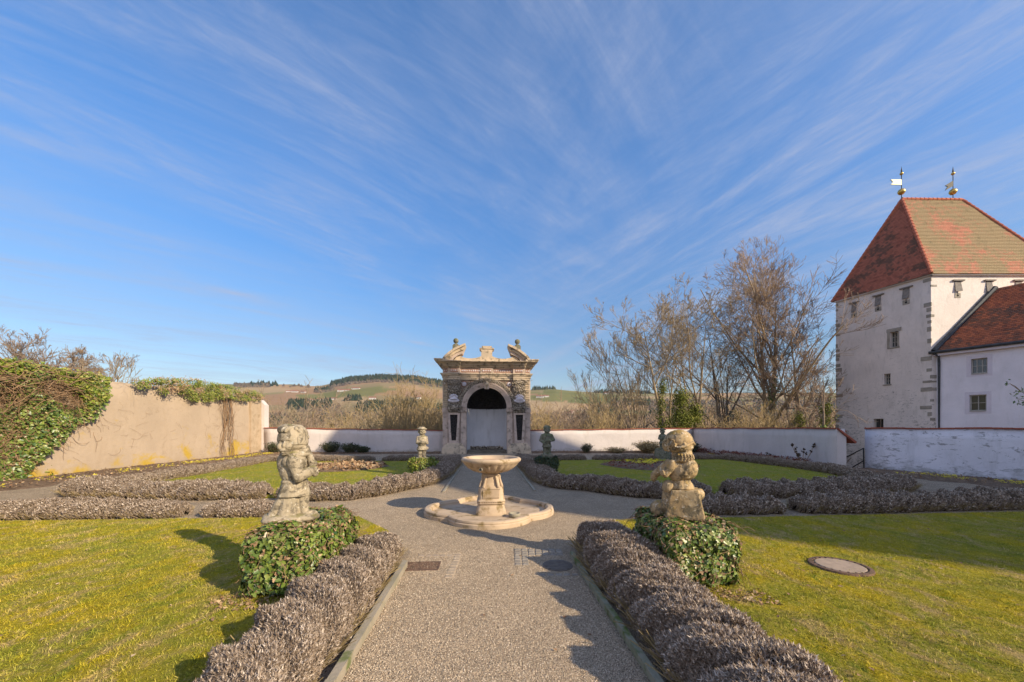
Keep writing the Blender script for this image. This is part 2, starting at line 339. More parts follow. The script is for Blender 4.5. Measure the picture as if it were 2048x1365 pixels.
    M['ivy_yellow'] = island('sunlit_ivy', [(0, (.11, .16, .02)), (.5, (.20, .25, .03)), (.85, (.30, .30, .05)), (1, (.28, .19, .08))], .45, .45, .15)
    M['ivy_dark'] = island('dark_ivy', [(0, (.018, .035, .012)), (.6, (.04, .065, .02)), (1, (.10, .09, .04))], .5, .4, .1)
    M['lav'] = island('lavender_sprigs', [(0, (.13, .09, .06)), (.3, (.29, .215, .155)), (.7, (.46, .365, .285)), (1, (.66, .56, .46))], .95, .1, .1)
    M['lav_core'] = simple('lavender_wood', (.045, .03, .02), (.09, .06, .035), 14, 1, .8, 60, .02)
    M['straw'] = island('dry_stems', [(0, (.32, .24, .12)), (.6, (.42, .32, .16)), (1, (.22, .17, .09))], .9, .1, .1)
    M['yellow'] = island('yellow_petals', [(0, (.75, .62, .02)), (1, (.85, .72, .05))], .6, .2, .2)
    M['dry_leaf'] = island('dry_leaves', [(0, (.20, .11, .06)), (.6, (.32, .20, .11)), (1, (.48, .36, .22))], .8, .2)
    M['heather'] = island('red_groundcover', [(0, (.16, .05, .04)), (.6, (.24, .08, .06)), (1, (.20, .12, .05))], .9, .1)
    M['evergreen'] = island('evergreen_leaves', [(0, (.06, .08, .015)), (.6, (.14, .16, .03)), (1, (.26, .25, .06))], .8, .1, .15)
    M['pebble'] = island('pebbles', [(0, (.24, .18, .125)), (.4, (.48, .37, .26)), (.8, (.62, .49, .35)), (1, (.8, .69, .54))], .85, .2)
    M['shell'] = island('shellwork_pebbles', [(0, (.09, .07, .055)), (.45, (.27, .225, .17)), (.8, (.44, .37, .28)), (1, (.62, .54, .46))], .9, .2)
    M['black_pebble'] = island('black_pebbles', [(0, (.015, .014, .013)), (.7, (.045, .04, .037)), (1, (.12, .10, .09))], .8, .3)
    M['white_shell'] = simple('white_shell', (.66, .62, .66), (.55, .5, .52), 8, .7, .3, 50, .004)
    M['pinkpanel'] = simple('pink_pebbledash', (.36, .21, .15), (.28, .17, .125), 14, .95, 1, 50, .02)
    M['far_wall'] = simple('far_white_wall', (.55, .53, .50), (.45, .43, .40), .1, .9, 0)
    M['far_roof'] = simple('far_red_roof', (.30, .12, .08), (.22, .10, .07), .2, .9, 0)
    # lawns
    def lawn(name, greens, moss, bare, blades=False):
        m, nt, b = newmat(name); q = NT(nt); p = q.pos(); st = q.pos((1.4, .8, 1))
        c = q.mix(q.step(q.noise(st, 7, 8, .7, .5), .3, .7), greens[0], greens[1])
        c = q.mix(q.math('MULTIPLY', q.step(q.noise(p, 1.1, 9, .78, .8), .40, .62), .85), c, moss)
        c = q.mix(q.math('MULTIPLY', q.step(q.noise(st, 2.3, 9, .78, .9), .48, .64), .9), c, bare)
        c = q.mix(q.math('MULTIPLY', q.step(q.noise(q.pos((.9, 1.2, 1)), 3.4, 9, .8, 1.2), .55, .68), .8), c, tuple(x * y for x, y in zip(bare, (.50, .48, .5))))
        c = q.mix(q.math('MULTIPLY', q.step(q.noise(q.pos((1.1, .9, 2)), 4.5, 9, .8, .7), .54, .66), .7), c, (greens[0][0] * .5, greens[0][1] * .78, greens[0][2] * .8))
        if blades:
            g = q.new('ShaderNodeNewGeometry').outputs['Random Per Island']
            c = q.mix(1.0, c, q.ramp(g, [(0, (.62, .68, .6)), (.6, (1.05, 1.05, 1.0)), (.92, (1.25, 1.2, 1.5)), (1, (1.6, 1.5, 2.6))]), 'MULTIPLY')
            q.put(b.inputs['Base Color'], c); b.inputs['Roughness'].default_value = .85; b.inputs['Specular IOR Level'].default_value = .15
            t = q.new('ShaderNodeBsdfTranslucent'); q.put(t.inputs[0], c); mx = q.new('ShaderNodeMixShader'); mx.inputs[0].default_value = .22
            q.L.new(b.outputs[0], mx.inputs[1]); q.L.new(t.outputs[0], mx.inputs[2]); q.L.new(mx.outputs[0], q.N['Material Output'].inputs[0]); return m
        c = q.mix(q.step(q.noise(q.pos((1.6, .7, 1)), 28, 6, .8, .6), .56, .66), c, tuple(min(1, x * 1.7) for x in bare))
        c = q.mix(q.math('MULTIPLY', q.step(q.noise(q.pos((.7, 1.3, 1)), 18, 7, .8, .4), .52, .64), .6), c, tuple(x * .45 for x in greens[0]))
        c = q.mix(q.math('MULTIPLY', q.step(q.noise(p, 60, 3, .7), .4, .3), .5), c, tuple(x * .35 for x in greens[0]))
        q.put(b.inputs['Base Color'], c); b.inputs['Roughness'].default_value = .97; b.inputs['Specular IOR Level'].default_value = .08
        q.bump(b, q.math('ADD', q.noise(p, 35, 8, .75), q.noise(p, 6, 4)), 1, .05); return m
    M['lawn'] = lawn('mossy_lawn', ((.22, .235, .02), (.38, .325, .05)), (.47, .35, .016), (.46, .33, .14))
    M['lawn_far'] = lawn('green_lawn', ((.19, .24, .025), (.29, .29, .04)), (.32, .29, .025), (.34, .26, .10))
    M['grass'] = lawn('grass_blades', ((.24, .265, .024), (.42, .375, .06)), (.50, .385, .02), (.54, .40, .17), True)
    M['grass_island'] = island('grass_blades_plain', [(0, (.12, .16, .018)), (.4, (.26, .24, .03)), (.7, (.38, .30, .07)), (1, (.56, .43, .22))], .8, .15, .25,
                        ((.42, .31, .03), 1.0, .45, .62))
    m, nt, b = newmat('gravel'); q = NT(nt); p = q.pos()
    cell = q.new('ShaderNodeTexVoronoi'); q.L.new(p, cell.inputs['Vector']); cell.inputs['Scale'].default_value = 150
    g = q.xyz(cell.outputs['Color'])[0]
    c = q.ramp(g, [(0, (.46, .345, .23)), (.5, (.62, .475, .325)), (.85, (.72, .56, .395)), (1, (.82, .70, .53))])
    c = q.mix(q.step(cell.outputs['Distance'], .45, .8), c, (.09, .07, .05))
    c = q.mix(q.math('MULTIPLY', q.step(q.noise(p, 1.6, 8, .72, .8), .38, .62), .42), c, (.30, .235, .165))
    q.put(b.inputs['Base Color'], c); b.inputs['Roughness'].default_value = .95; b.inputs['Specular IOR Level'].default_value = .15
    q.bump(b, q.math('ADD', q.math('MULTIPLY', cell.outputs['Distance'], -1.0), q.noise(p, 12, 4)), .9, .02); M['gravel'] = m
    m, nt, b = newmat('countryside'); q = NT(nt); a = q.new('ShaderNodeVertexColor'); a.layer_name = 'col'; p = q.pos()
    c = q.mix(.35, a.outputs[0], q.mix(q.noise(p, .02, 6), (.5, .5, .5), (1.3, 1.3, 1.3)), 'MULTIPLY')
    q.put(b.inputs['Base Color'], c); b.inputs['Roughness'].default_value = 1; b.inputs['Specular IOR Level'].default_value = 0; M['land'] = m
    M['conifer'] = island('far_evergreens', [(0, (.022, .035, .022)), (.6, (.035, .052, .028)), (1, (.075, .07, .045))], 1, 0)
    M['fartrees'] = island('far_bare_trees', [(0, (.09, .07, .055)), (.5, (.13, .10, .075)), (1, (.17, .135, .085))], 1, 0)
mats()
# ------------------------------------------------------------ terrain and garden ground
SKY = [(-2000, 800), (0, 778), (420, 768), (560, 768), (640, 771), (668, 766), (700, 759), (760, 754), (830, 757), (885, 766), (960, 776), (1065, 779), (1110, 777), (1180, 783), (1300, 786), (1500, 784), (1700, 786), (4000, 800)]
SKX = np.array([s[0] for s in SKY], float); SKYY = np.array([s[1] for s in SKY], float)
def fbm(x, y, s, seed=0):
    v = 0; a = 1
    for k in range(4):
        v = v + a * np.sin(x / s * (1.3 + .37 * k) + seed + 1.7 * np.sin(y / s * 1.1 + k)) * np.cos(y / s * (1.1 + .41 * k) + 2.1 * seed + 1.3 * np.sin(x / s * .9 + 2 * k)); a *= .5; s *= .52
    return v
def land_h(X, Y):
    X = np.asarray(X, float); Y = np.asarray(Y, float)
    a = Y * AX.y + X * AX.x; o = X * AP.x + Y * AP.y - .05
    rt = 13.9 + .28 * np.clip((14.5 - Y), 0, 20)
    d = np.maximum.reduce([a - 24.9, -14.9 - o, o - rt - .1, -a - 40]); d = np.maximum(d, 0)
    z = -.06 - np.minimum(d * 3, .5) * (d > 0) - 21 * (1 - np.exp(-d / 42))
    rr = np.where(Y > .45 * np.hypot(X, Y), Y, np.hypot(X, Y) * .8)
    t = np.clip((rr - 350) / 1150, 0, 1) ** 1.3
    xp = 1024 + F * X / np.maximum(rr, 1); zs = (HOR - np.interp(xp, SKX, SKYY)) / F * 1500
    z = z + t * (zs + 22) - np.clip(rr - 1500, 0, 1e5) * .012 + fbm(X, Y, 190, 1) * np.clip((rr - 350) / 500, 0, 1) * 5 * (1 - t * .8)
    return z
def terrain():
    az = np.concatenate([np.arange(-62, 62, .28), np.arange(62, 298, 4.0)]) * math.pi / 180
    r = np.concatenate([np.linspace(8, 60, 60), np.geomspace(61.5, 7000, 120)])
    Am, Rm = np.meshgrid(az, r, indexing='ij'); X = Rm * np.sin(Am); Y = Rm * np.cos(Am); Z = land_h(X, Y)
    V = np.stack([X, Y, Z], -1).reshape(-1, 3); na, nr = Am.shape
    i = np.arange(na)[:, None]; j = np.arange(nr - 1)[None, :]; i2 = (i + 1) % na
    q = np.stack([i * nr + j, i * nr + j + 1, i2 * nr + j + 1, i2 * nr + j], -1).reshape(-1, 4)
    c = len(V); V = np.vstack([V, [[0, 0, -.06]]]); tri = np.stack([np.full(na, c), np.arange(na) * nr, ((np.arange(na) + 1) % na) * nr], -1)
    me = fast(V, np.concatenate([q.ravel(), tri.ravel()]), [4] * len(q) + [3] * len(tri))
    # fields: patches of pasture, stubble and plough
    sx = rng.uniform(-2300, 2300, 420); sy = rng.uniform(300, 2600, 420); pal = np.array([(.17, .165, .065), (.23, .20, .095), (.34, .225, .125), (.30, .19, .11), (.14, .145, .055), (.36, .26, .15), (.25, .195, .105)])
    k = rng.choice(7, 420, p=[.12, .14, .21, .18, .07, .13, .15])
    xs, ys = V[:, 0], V[:, 1]; col = np.zeros((len(V), 4), np.float32); col[:, 3] = 1
    for s0 in range(0, len(V), 20000):
        e = slice(s0, s0 + 20000); d = (xs[e, None] - sx) ** 2 * .55 + (ys[e, None] - sy) ** 2 * 1.6 + (xs[e, None] - sx) * (ys[e, None] - sy) * .5
        col[e, :3] = pal[k[np.argmin(d, 1)]]
    near = np.hypot(xs, ys) < 330
    col[near, :3] = (.15, .11, .06)
    def patch(x0, y0, x1, y1, c, Y):            # a field on the hillside, given by its place and depth
        pass
    at = me.attributes.new('col', 'FLOAT_COLOR', 'POINT'); at.data.foreach_set('color', col.ravel())
    tag(link('terrain', me, MAT['land'], smooth=True), kind='structure')
terrain()
def sheet(name, pts, z, mat, res=None, amp=0, seed=0, edge=.03, kind='structure'):
    """flat or gently uneven piece of ground from an outline, with a small upstand"""
    import mathutils.geometry as mg
    me = bpy.data.meshes.new('m'); import bmesh
    bm = bmesh.new(); vs = [bm.verts.new((p[0], p[1], z)) for p in pts]; bm.faces.new(vs)
    if edge:
        r_ = bmesh.ops.extrude_edge_only(bm, edges=list(bm.edges)); nv = [v for v in r_['geom'] if isinstance(v, bmesh.types.BMVert)]
        for v in nv: v.co.z = z - edge
    bmesh.ops.recalc_face_normals(bm, faces=bm.faces); bm.to_mesh(me); bm.free()
    if me.polygons[0].normal.z < 0: me.flip_normals()
    return tag(link(name, me, mat), kind=kind)
def smooth_loop(pts, n=4):
    out = []; m = len(pts)
    for i in range(m):
        p0, p1, p2, p3 = [Vector(pts[(i + k) % m][:2]) for k in (-1, 0, 1, 2)]
        for j in range(n):
            t = j / n; out.append(.5 * ((2 * p1) + (-p0 + p2) * t + (2 * p0 - 5 * p1 + 4 * p2 - p3) * t * t + (-p0 + 3 * p1 - 3 * p2 + p3) * t ** 3))
    return out
def AXY(o, a): p = ax(o, a); return (p.x, p.y)
gp = [AXY(-15.2, -30), AXY(16, -30), (18.6, 2), (15.4, 11.2), (13.75, 14.6), (13.05, 14.6), (12.8, 15.2), (12.6, 25.4), AXY(-14.9, 24.9)]
sheet('gravel_path', gp, 0, MAT['gravel'], edge=0)
# front lawns (each side of the path) and the two back parterre lawns
LF = [(-1.55, -2), (-1.55, 2.2), (-1.55, 4.3), (-1.6, 6.0), (-2.4, 7.0), (-13.9, 7.1), (-13.6, -2)]
sheet('lawn', [AXY(*p) for p in LF], .03, MAT['lawn'])
RF = [(1.45, -2), (1.45, 4.3), (1.6, 6.0), (2.2, 6.45), (13.6, 6.62), (16.4, 1.0), (16.4, -2)]
sheet('lawn', [AXY(*p) for p in RF], .03, MAT['lawn'])
LB = [(-10.2, 10.0), (-9.0, 9.6), (-5.6, 9.1), (-3.4, 9.0), (-2.5, 10.2), (-1.8, 11.6), (-1.6, 18.5), (-10.6, 18.5), (-10.2, 14)]
RB = [(1.6, 18.4), (1.6, 11.2), (2.8, 9.8), (3.8, 8.9), (8, 8.8), (10.5, 9.2), (11.5, 10.4), (12.2, 13), (12.1, 18.4)]
sheet('lawn', [AXY(*p) for p in LB], .03, MAT['lawn_far']); sheet('lawn', [AXY(*p) for p in RB], .03, MAT['lawn_far'])
# soil strips at the walls
def bed(name, pts, label, z=.035):
    import bmesh
    bm = bmesh.new(); n = len(pts); cx = Vector((sum(p[0] for p in pts) / n, sum(p[1] for p in pts) / n))
    rings = []
    for k, (s, h) in enumerate(((1, 0), (.93, .05), (.75, .075), (.4, .08))):
        rings.append([bm.verts.new((cx.x + (p[0] - cx.x) * s, cx.y + (p[1] - cx.y) * s, z + h * (.8 + .5 * random.random()))) for p in pts])
    for a, b in zip(rings, rings[1:]):
        for i in range(n): bm.faces.new((a[i], a[(i + 1) % n], b[(i + 1) % n], b[i]))
    bm.faces.new(rings[-1]); bmesh.ops.recalc_face_normals(bm, faces=bm.faces)
    me = bpy.data.meshes.new('m'); bm.to_mesh(me); bm.free()
    if me.polygons[-1].normal.z < 0: me.flip_normals()
    return tag(link(name, me, MAT['soil']), label, 'flower bed')
def strip(name, a, b, wdt, side, n=40):
    a = Vector(a); b = Vector(b); d = (b - a).normalized(); nn = Vector((d.y, -d.x)) * side; V = []; q = []
    for i in range(n + 1):
        p = a + (b - a) * i / n; ww = wdt * (1 + .12 * math.sin(i * 1.7) + .08 * random.random())
        for k, (s, h) in enumerate(((0, .06), (.35, .09), (.8, .06), (1, .0))): pp = p + nn * ww * s; V.append((pp.x, pp.y, h + .03 * random.random() * (k < 3) + .002))
    for i in range(n):
        for k in range(3): f = [i * 4 + k, i * 4 + k + 1, i * 4 + k + 5, i * 4 + k + 4]; q.append(f if side > 0 else f[::-1])
    return tag(link(name, fast(V, q, [4] * len(q)), MAT['soil']), kind='structure')
strip('soil_strip', AXY(-14.35, 3), AXY(-14.35, 24.5), 1.9, 1, 60)
strip('soil_strip', AXY(-14.35, 24.45), AXY(-3.0, 24.4), .9, 1, 40)
strip('soil_strip', AXY(2.75, 24.4), AXY(13.8, 24.4), .9, 1, 40)
strip('soil_strip', (12.35, 25.3), (12.6, 14.8), 1.4, 1, 40)
strip('soil_strip', (13.75, 14.5), (18.2, 3), 1.7, 1, 40)

# ------------------------------------------------------------ walls
def wall_line(name, a, b, h0, h1, th, side, mat, label, cap=True, n=24, zb=-.5, wob=.012, cat='wall'):
    """wall whose garden face runs a -> b; thickness goes to `side` (1 = left of the direction)"""
    root = empty(name, (0, 0, 0), 0, label, cat)
    a = Vector(a[:2]); b = Vector(b[:2]); d = (b - a).normalized(); nn = Vector((-d.y, d.x)) * side
    nz = 6; V = []; q = []
    for i in range(n + 1):
        t = i / n; p = a + (b - a) * t; h = h0 + (h1 - h0) * t + .012 * math.sin(i * 1.3)
        row = [(p - nn * (wob * math.sin(i * .9 + k * 1.7)), zb + (h - zb) * k / nz) for k in range(nz + 1)] + [(p + nn * th, h), (p + nn * th, -14)]
        V += [(x.x, x.y, z) for x, z in row]
    m = nz + 3
    for i in range(n):
        for k in range(m - 1): f = [i * m + k, (i + 1) * m + k, (i + 1) * m + k + 1, i * m + k + 1]; q.append(f if side > 0 else f[::-1])
    me = fast(V, [x for f in q for x in f] + list(range(m)) + list(range(n * m + m - 1, n * m - 1, -1)), [4] * len(q) + [m, m])
    link('masonry', me, mat, root)
    if cap:
        mb = MB(); L = (b - a).length; k = int(L / .2)
        for i in range(k):
            t0, t1 = i / k, (i + .94) / k; p0 = a + (b - a) * t0; p1 = a + (b - a) * t1; h = h0 + (h1 - h0) * t0 + .012 * math.sin(t0 * n * 1.3) + random.uniform(0, .008)
            o = nn * -.05; e = nn * (th + .07); z0, z1 = h + .004, h - .11
            q0 = [p0 + o, p1 + o, p1 + e, p0 + e]; zz = [z0, z0, z1, z1]
            mb.hexa([(v.x, v.y, z) for v, z in zip(q0, zz)], [(v.x, v.y, z + .045) for v, z in zip(q0, zz)])
        mb.build('coping', MAT['coping'], root)
    return root
LW0 = ax(-14.4, -2); LW1 = ax(-14.4, 24.6)
lw = wall_line('garden_wall', LW0, LW1, 3.35, 3.42, .5, 1, MAT['left_wall'], 'high sand-coloured plaster wall with yellow lichen, half grown over by ivy', cap=False, n=60, wob=.025)
pil = MB(); p = [ax(-14.4, 23.6), ax(-14.28, 23.6), ax(-14.28, 24.62), ax(-14.4, 24.62)]
pil.hexa([(v.x, v.y, -.2) for v in p], [(v.x, v.y, 3.4) for v in p]); pil.build('pilaster', simple('sand_plaster_plain', (.45, .345, .24), (.40, .30, .20), 3, .95, .4, None, .01, (.32, .24, .15), 4, (.5, .7)), lw)
mb = MB(); c0 = ax(-14.4, 24.622)
pp = [ax(-14.39, 24.63), ax(-14.1, 24.63), ax(-14.1, 25.1), ax(-14.39, 25.1)]
mb.hexa([(v.x, v.y, -2) for v in pp], [(pp[0].x, pp[0].y, 3.38), (pp[1].x, pp[1].y, 3.05), (pp[2].x, pp[2].y, 3.05), (pp[3].x, pp[3].y, 3.38)])
mb.build('buttress', MAT['white_wall'], lw)
wall_line('garden_wall', ax(-14.1, 24.6), ax(-2.72, 24.6), 1.58, 1.42, .4, 1, MAT['white_wall'], 'low whitewashed wall left of the stone portal, stained grey along its foot')
wall_line('garden_wall', ax(2.6, 24.6), ax(13.85, 24.6), 1.42, 1.56, .4, 1, MAT['white_wall'], 'low whitewashed wall right of the stone portal with a sunlit middle')
c = ax(13.85, 24.6)
rw = wall_line('garden_wall', (c.x, c.y), (12.62, 14.58), 1.56, 1.59, .34, 1, MAT['white_wall'], 'shaded white return wall ending beside the stairway')
mb = MB(); mb.hexa([(12.63, 14.50, 1.56), (13.3, 14.50, 1.02), (13.3, 15.3, 1.02), (12.63, 15.3, 1.56)], [(12.63, 14.50, 1.63), (13.34, 14.50, 1.09), (13.34, 15.3, 1.09), (12.63, 15.3, 1.63)]); mb.build('end_coping', MAT['coping'], rw)
mb = MB(); mb.hexa([(12.63, 14.57, -2), (12.99, 14.57, -2), (12.99, 15.2, -2), (12.63, 15.2, -2)], [(12.63, 14.57, 1.55), (12.99, 14.57, 1.29), (12.99, 15.2, 1.29), (12.63, 15.2, 1.55)]); mb.build('wall_end', MAT['white_wall'], rw)
wall_line('garden_wall', (13.74, 14.6), (17.9, 4.2), 1.585, 1.60, .4, 1, MAT['peel_wall'], 'white wall with flaking patches and red tile edge, right of the stairway')
# stairway with handrail in the gap
st = empty('stairway', (13.2, 14.9, 0), 0, 'stone stairway going down between the two shaded walls', 'steps')
mb = MB()
for i in range(9): mb.box(-.2 + .0 * i, .1 + i * .32, -.17 * (i + 1) - .6, .65, .42 + i * .32, -.17 * (i + 1) + .02 * (i == 0))
mb.build('steps', MAT['kerb'], st)
hr = empty('handrail', (13.62, 14.62, 0), 0, 'black iron handrail sloping down the stairway gap', 'handrail')
def rel(o, p): return Vector(p) - o.location
top = A(1727, 897, 14.6); bot = A(1728, 943, 14.6); l1 = A(1688, 917, 15.8); l2 = A(1688, 945, 15.8); m2 = A(1727, 922, 14.6)
MB().tube([rel(hr, top), rel(hr, bot)], .022).build('post', MAT['black_iron'], hr)
MB().tube([rel(hr, top), rel(hr, l1)], .02).build('rail', MAT['black_iron'], hr)
MB().tube([rel(hr, m2), rel(hr, l2)], .02).build('rail', MAT['black_iron'], hr)

# ------------------------------------------------------------ facade tools
def facade(a, b, z0, z1, holes, mat, parent, depth=.35, name='wall', zfun=None):
    """wall face a -> b (outside on the right of the direction), with recessed openings (u0,z0,u1,z1)"""
    a = Vector(a[:2]); b = Vector(b[:2]); d = (b - a); L = d.length; d.normalize(); inn = Vector((-d.y, d.x))
    us = sorted({0, L} | {h[0] for h in holes} | {h[2] for h in holes} | {i * 1.5 for i in range(1, int(L / 1.5) + 1) if i * 1.5 < L})
    zs = sorted({z0, z1} | {h[1] for h in holes} | {h[3] for h in holes} | {z0 + i * 1.5 for i in range(1, int((z1 - z0) / 1.5) + 1)})
    mb = MB()
    def P(u, z, k=0): q = a + d * u + inn * k; return (q.x, q.y, z)
    for u0, u1 in zip(us, us[1:]):
        for v0, v1 in zip(zs, zs[1:]):
            uc, vc = (u0 + u1) / 2, (v0 + v1) / 2
            if any(h[0] < uc < h[2] and h[1] < vc < h[3] for h in holes): continue
            mb.add([P(u0, v0), P(u1, v0), P(u1, v1), P(u0, v1)], [(0, 1, 2, 3)])
    for h in holes:
        c = [(h[0], h[1]), (h[2], h[1]), (h[2], h[3]), (h[0], h[3])]
        for i in range(4):
            p, q = c[i], c[(i + 1) % 4]; mb.add([P(*p), P(*p, depth), P(*q, depth), P(*q)], [(0, 1, 2, 3)])
        mb.add([P(*c[0], depth), P(*c[1], depth), P(*c[2], depth), P(*c[3], depth)], [(0, 1, 2, 3)], 1)
    mb.build(name, [mat, MAT['dark']], parent); return P
def hit(a, b, x):                              # where the sight line of column x meets the facade line
    a = Vector(a[:2]); d = (Vector(b[:2]) - a).normalized(); k = (x - 1024) / F
    t = (k * a.y - a.x) / (d.x - k * d.y); return t, a.y + d.y * t
def hz(Y, y): return EYE - (y - HOR) / F * Y
def pbox(a, b, x0, y0, x1, y1):                # facade rectangle seen in the photograph
    t0, Y0 = hit(a, b, x0); t1, Y1 = hit(a, b, x1); Ym = (Y0 + Y1) / 2
    return (min(t0, t1), hz(Ym, y1), max(t0, t1), hz(Ym, y0))
def slab(P, r, k0, k1, mb=None, mi=0):
    mb = mb or MB(); u0, z0, u1, z1 = r
    return mb.hexa([P(u0, z0, k0), P(u1, z0, k0), P(u1, z0, k1), P(u0, z0, k1)], [P(u0, z1, k0), P(u1, z1, k0), P(u1, z1, k1), P(u0, z1, k1)], mi)
def window(P, r, parent, depth=.35, bars=(2, 2), name='window', fw=.05):
    u0, z0, u1, z1 = r; g = slab(P, (u0, z0, u1, z1), depth - .10, depth - .085).build(name, MAT['glass'], parent)
    mb = MB()
    for rr in ((u0, z0, u0 + fw, z1), (u1 - fw, z0, u1, z1), (u0 + fw, z0, u1 - fw, z0 + fw), (u0 + fw, z1 - fw, u1 - fw, z1)): slab(P, rr, depth - .16, depth - .1, mb)
    for i in range(1, bars[0]): c = u0 + (u1 - u0) * i / bars[0]; slab(P, (c - .02, z0 + fw, c + .02, z1 - fw), depth - .15, depth - .1, mb)
    for i in range(1, bars[1]): c = z0 + (z1 - z0) * i / bars[1]; slab(P, (u0 + fw, c - .015, u1 - fw, c + .015), depth - .145, depth - .102, mb)
    mb.build('frame', MAT['frame'], g); return g
def tile_plane(e0, e1, r1, r0, n, mat, parent, name='roof', lift=.028, sag=0):
    """tiled slope: eave e0 -> e1, ridge r0 -> r1, n stepped courses, uv = (metres, course)"""
    e0, e1, r0, r1 = map(Vector, (e0, e1, r0, r1)); V = []; Fc = []; UV = []
    nn = (e1 - e0).cross(r0 - e0 if (r0 - e0).length > .1 else r1 - e0).normalized()
    ud = (e1 - e0).normalized(); m = 14
    for i in range(n):
        t0, t1 = i / n, (i + 1) / n; rows = []
        for t, h, vv in ((t0, 0, i), (t0, lift, i), (t1, lift * .15, i + .999)):
            tt = t
            a = e0.lerp(r0, tt); b = e1.lerp(r1, tt)
            row = []
            for j in range(m + 1):
                p = a.lerp(b, j / m); wv = (noise.noise(p * .8) * .035 + noise.noise(p * 3) * .012); row.append(p + nn * (h + wv)); UV.append(((p - e0).dot(ud), vv + .0005))
            rows.append(row); V += row
        b0 = len(V) - 3 * (m + 1)
        for k in (0, 1):
            for j in range(m): Fc.append((b0 + k * (m + 1) + j, b0 + k * (m + 1) + j + 1, b0 + (k + 1) * (m + 1) + j + 1, b0 + (k + 1) * (m + 1) + j))
    me = bpy.data.meshes.new('m'); me.from_pydata([tuple(v) for v in V], [], Fc); uv = me.uv_layers.new(name='UVMap')
    for l in me.loops: uv.data[l.index].uv = UV[l.vertex_index]
    me.update(); return link(name, me, mat, parent)

# ------------------------------------------------------------ tower
C1 = Vector((29.05, 26)); C2 = Vector((27.3, 31.6)); C3 = Vector((38.4, 26)); C4 = Vector((37.0, 31.9)); EV = 12.25
tw = empty('castle_tower', (0, 0, 0), 0, 'square white castle tower with steep red hipped tile roof and two weather vanes', 'tower')
la, lb = C2, C1
slits_l = [(1704, 607, 1713, 625), (1751, 592, 1762, 612), (1806, 577, 1819, 598)]
wins_l = [(1780, 664, 1796, 694), (1768, 748, 1781, 769), (1747, 838, 1767, 862)]
HL = [pbox(la, lb, *s) for s in wins_l]
PL = facade(la, lb, -9, EV, HL, MAT['tower_wall'], tw, .4)
slits_r = [(1909, 563, 1921, 584), (1972, 563, 1983, 584), (2030, 563, 2042, 584)]
PR = facade(C1, C3, -9, EV, [], MAT['tower_wall'], tw, .4)
facade(C3, C4, -9, EV, [], MAT['tower_wall'], tw); facade(C4, C2, -9, EV, [], MAT['tower_wall'], tw)
for r, br in zip(HL, ((3, 3), (3, 3), (2, 1))): window(PL, r, tw, .4, br, fw=.035)
r = HL[0]; mb = MB()
for rr in ((r[0] - .2, r[3], r[2] + .2, r[3] + .26), (r[0] - .16, r[1] - .1, r[0] - .01, r[3]), (r[2] + .01, r[1] - .05, r[2] + .07, r[3]), (r[0] - .1, r[1] - .12, r[2] + .1, r[1] - .01)): slab(PL, rr, -.03, .1, mb)
mb.build('stone_surround', MAT['quoin'], tw)
r = HL[1]; slab(PL, (r[0] - .06, r[1] - .09, r[2] + .06, r[1] - .01), -.05, .1).build('sill', MAT['quoin'], tw)
def slit(P, a, b, s):
    r = pbox(a, b, *s); mb = MB(); slab(P, (r[0] - .17, r[3], r[2] + .2, r[3] + .09), -.12, .1, mb); lt = mb.build('lintel', MAT['wood'], tw)
    sh = MB(); u0, z0, u1, z1 = r; sh.hexa([P(u0 - .02, z0, -.10), P(u1 + .01, z0 + .02, -.14), P(u1, z0 + .02, -.11), P(u0, z0, -.07)], [P(u0, z1, -.02), P(u1, z1, -.02), P(u1, z1, .03), P(u0, z1, .03)])
    sh.build('shutter', MAT['wood'], lt)
    c = (u0 + u1) / 2; slab(P, (c - .2, z0 - .42, c + .2, z0 - .1), -.02, .1).build('loop_stone', MAT['quoin'], lt)
    k = MB(); n = 14; vs = [P(c + .07 * math.cos(i * 2 * math.pi / n), z0 - .27 + .07 * math.sin(i * 2 * math.pi / n), -.024) for i in range(n)]; k.add(vs, [tuple(range(n))]); slab(P, (c - .02, z0 - .2, c + .02, z0 - .05), -.025, .05, k)
    k.build('loop_hole', MAT['dark'], lt)
for s in slits_l: slit(PL, la, lb, s)
for s in slits_r: slit(PR, C1, C3, s)
mb = MB(); LL = (C1 - C2).length
for i in range(33):
    z = EV - .25 - i * .42 + random.uniform(-.08, .08); w_ = random.uniform(.12, .52); hh = random.uniform(.14, .34)
    if random.random() < .6: slab(PL, (LL - w_ * 1.1, z - hh, LL + .02, z), -.018, .1).build('quoin', MAT['quoin'], tw)
    if random.random() < .55: slab(PR, (-.015, z - hh * .9, w_ * 1.0, z - .03), -.018, .1).build('quoin', MAT['quoin'], tw)
    w_ = random.choice((.15, .3, .45)) * random.uniform(.7, 1.2)
    if random.random() < .8 and z > -1.5: slab(PL, (-.015, z - hh, w_, z), -.018, .1).build('quoin', MAT['quoin'], tw)
mb = MB()                                       # cornice board under the eaves
slab(PL, (-.05, EV - .1, LL + .1, EV + .02), -.14, .05, mb); slab(PR, (-.1, EV - .1, 9.4, EV + .02), -.142, .05, mb); mb.build('eaves_board', MAT['white_wall'], tw)
ov = .2; cen = (C1 + C2 + C3 + C4) / 4
def outp(p, k=ov): d = (p - cen); return Vector((p.x + math.copysign(k, d.x), p.y + math.copysign(k, d.y), EV - .02))
E1, E2, E3, E4 = map(outp, (C1, C2, C3, C4)); K0 = Vector((30.05, 28.9, 19.2)); K1 = Vector((34.7, 28.9, 19.15))
tile_plane(E1, E3, K1, K0, 52, MAT['tiles_mossy'], tw); tile_plane(E2, E1, K0, K0 + Vector((.0, -.01, 0)), 52, MAT['tiles_dark'], tw)
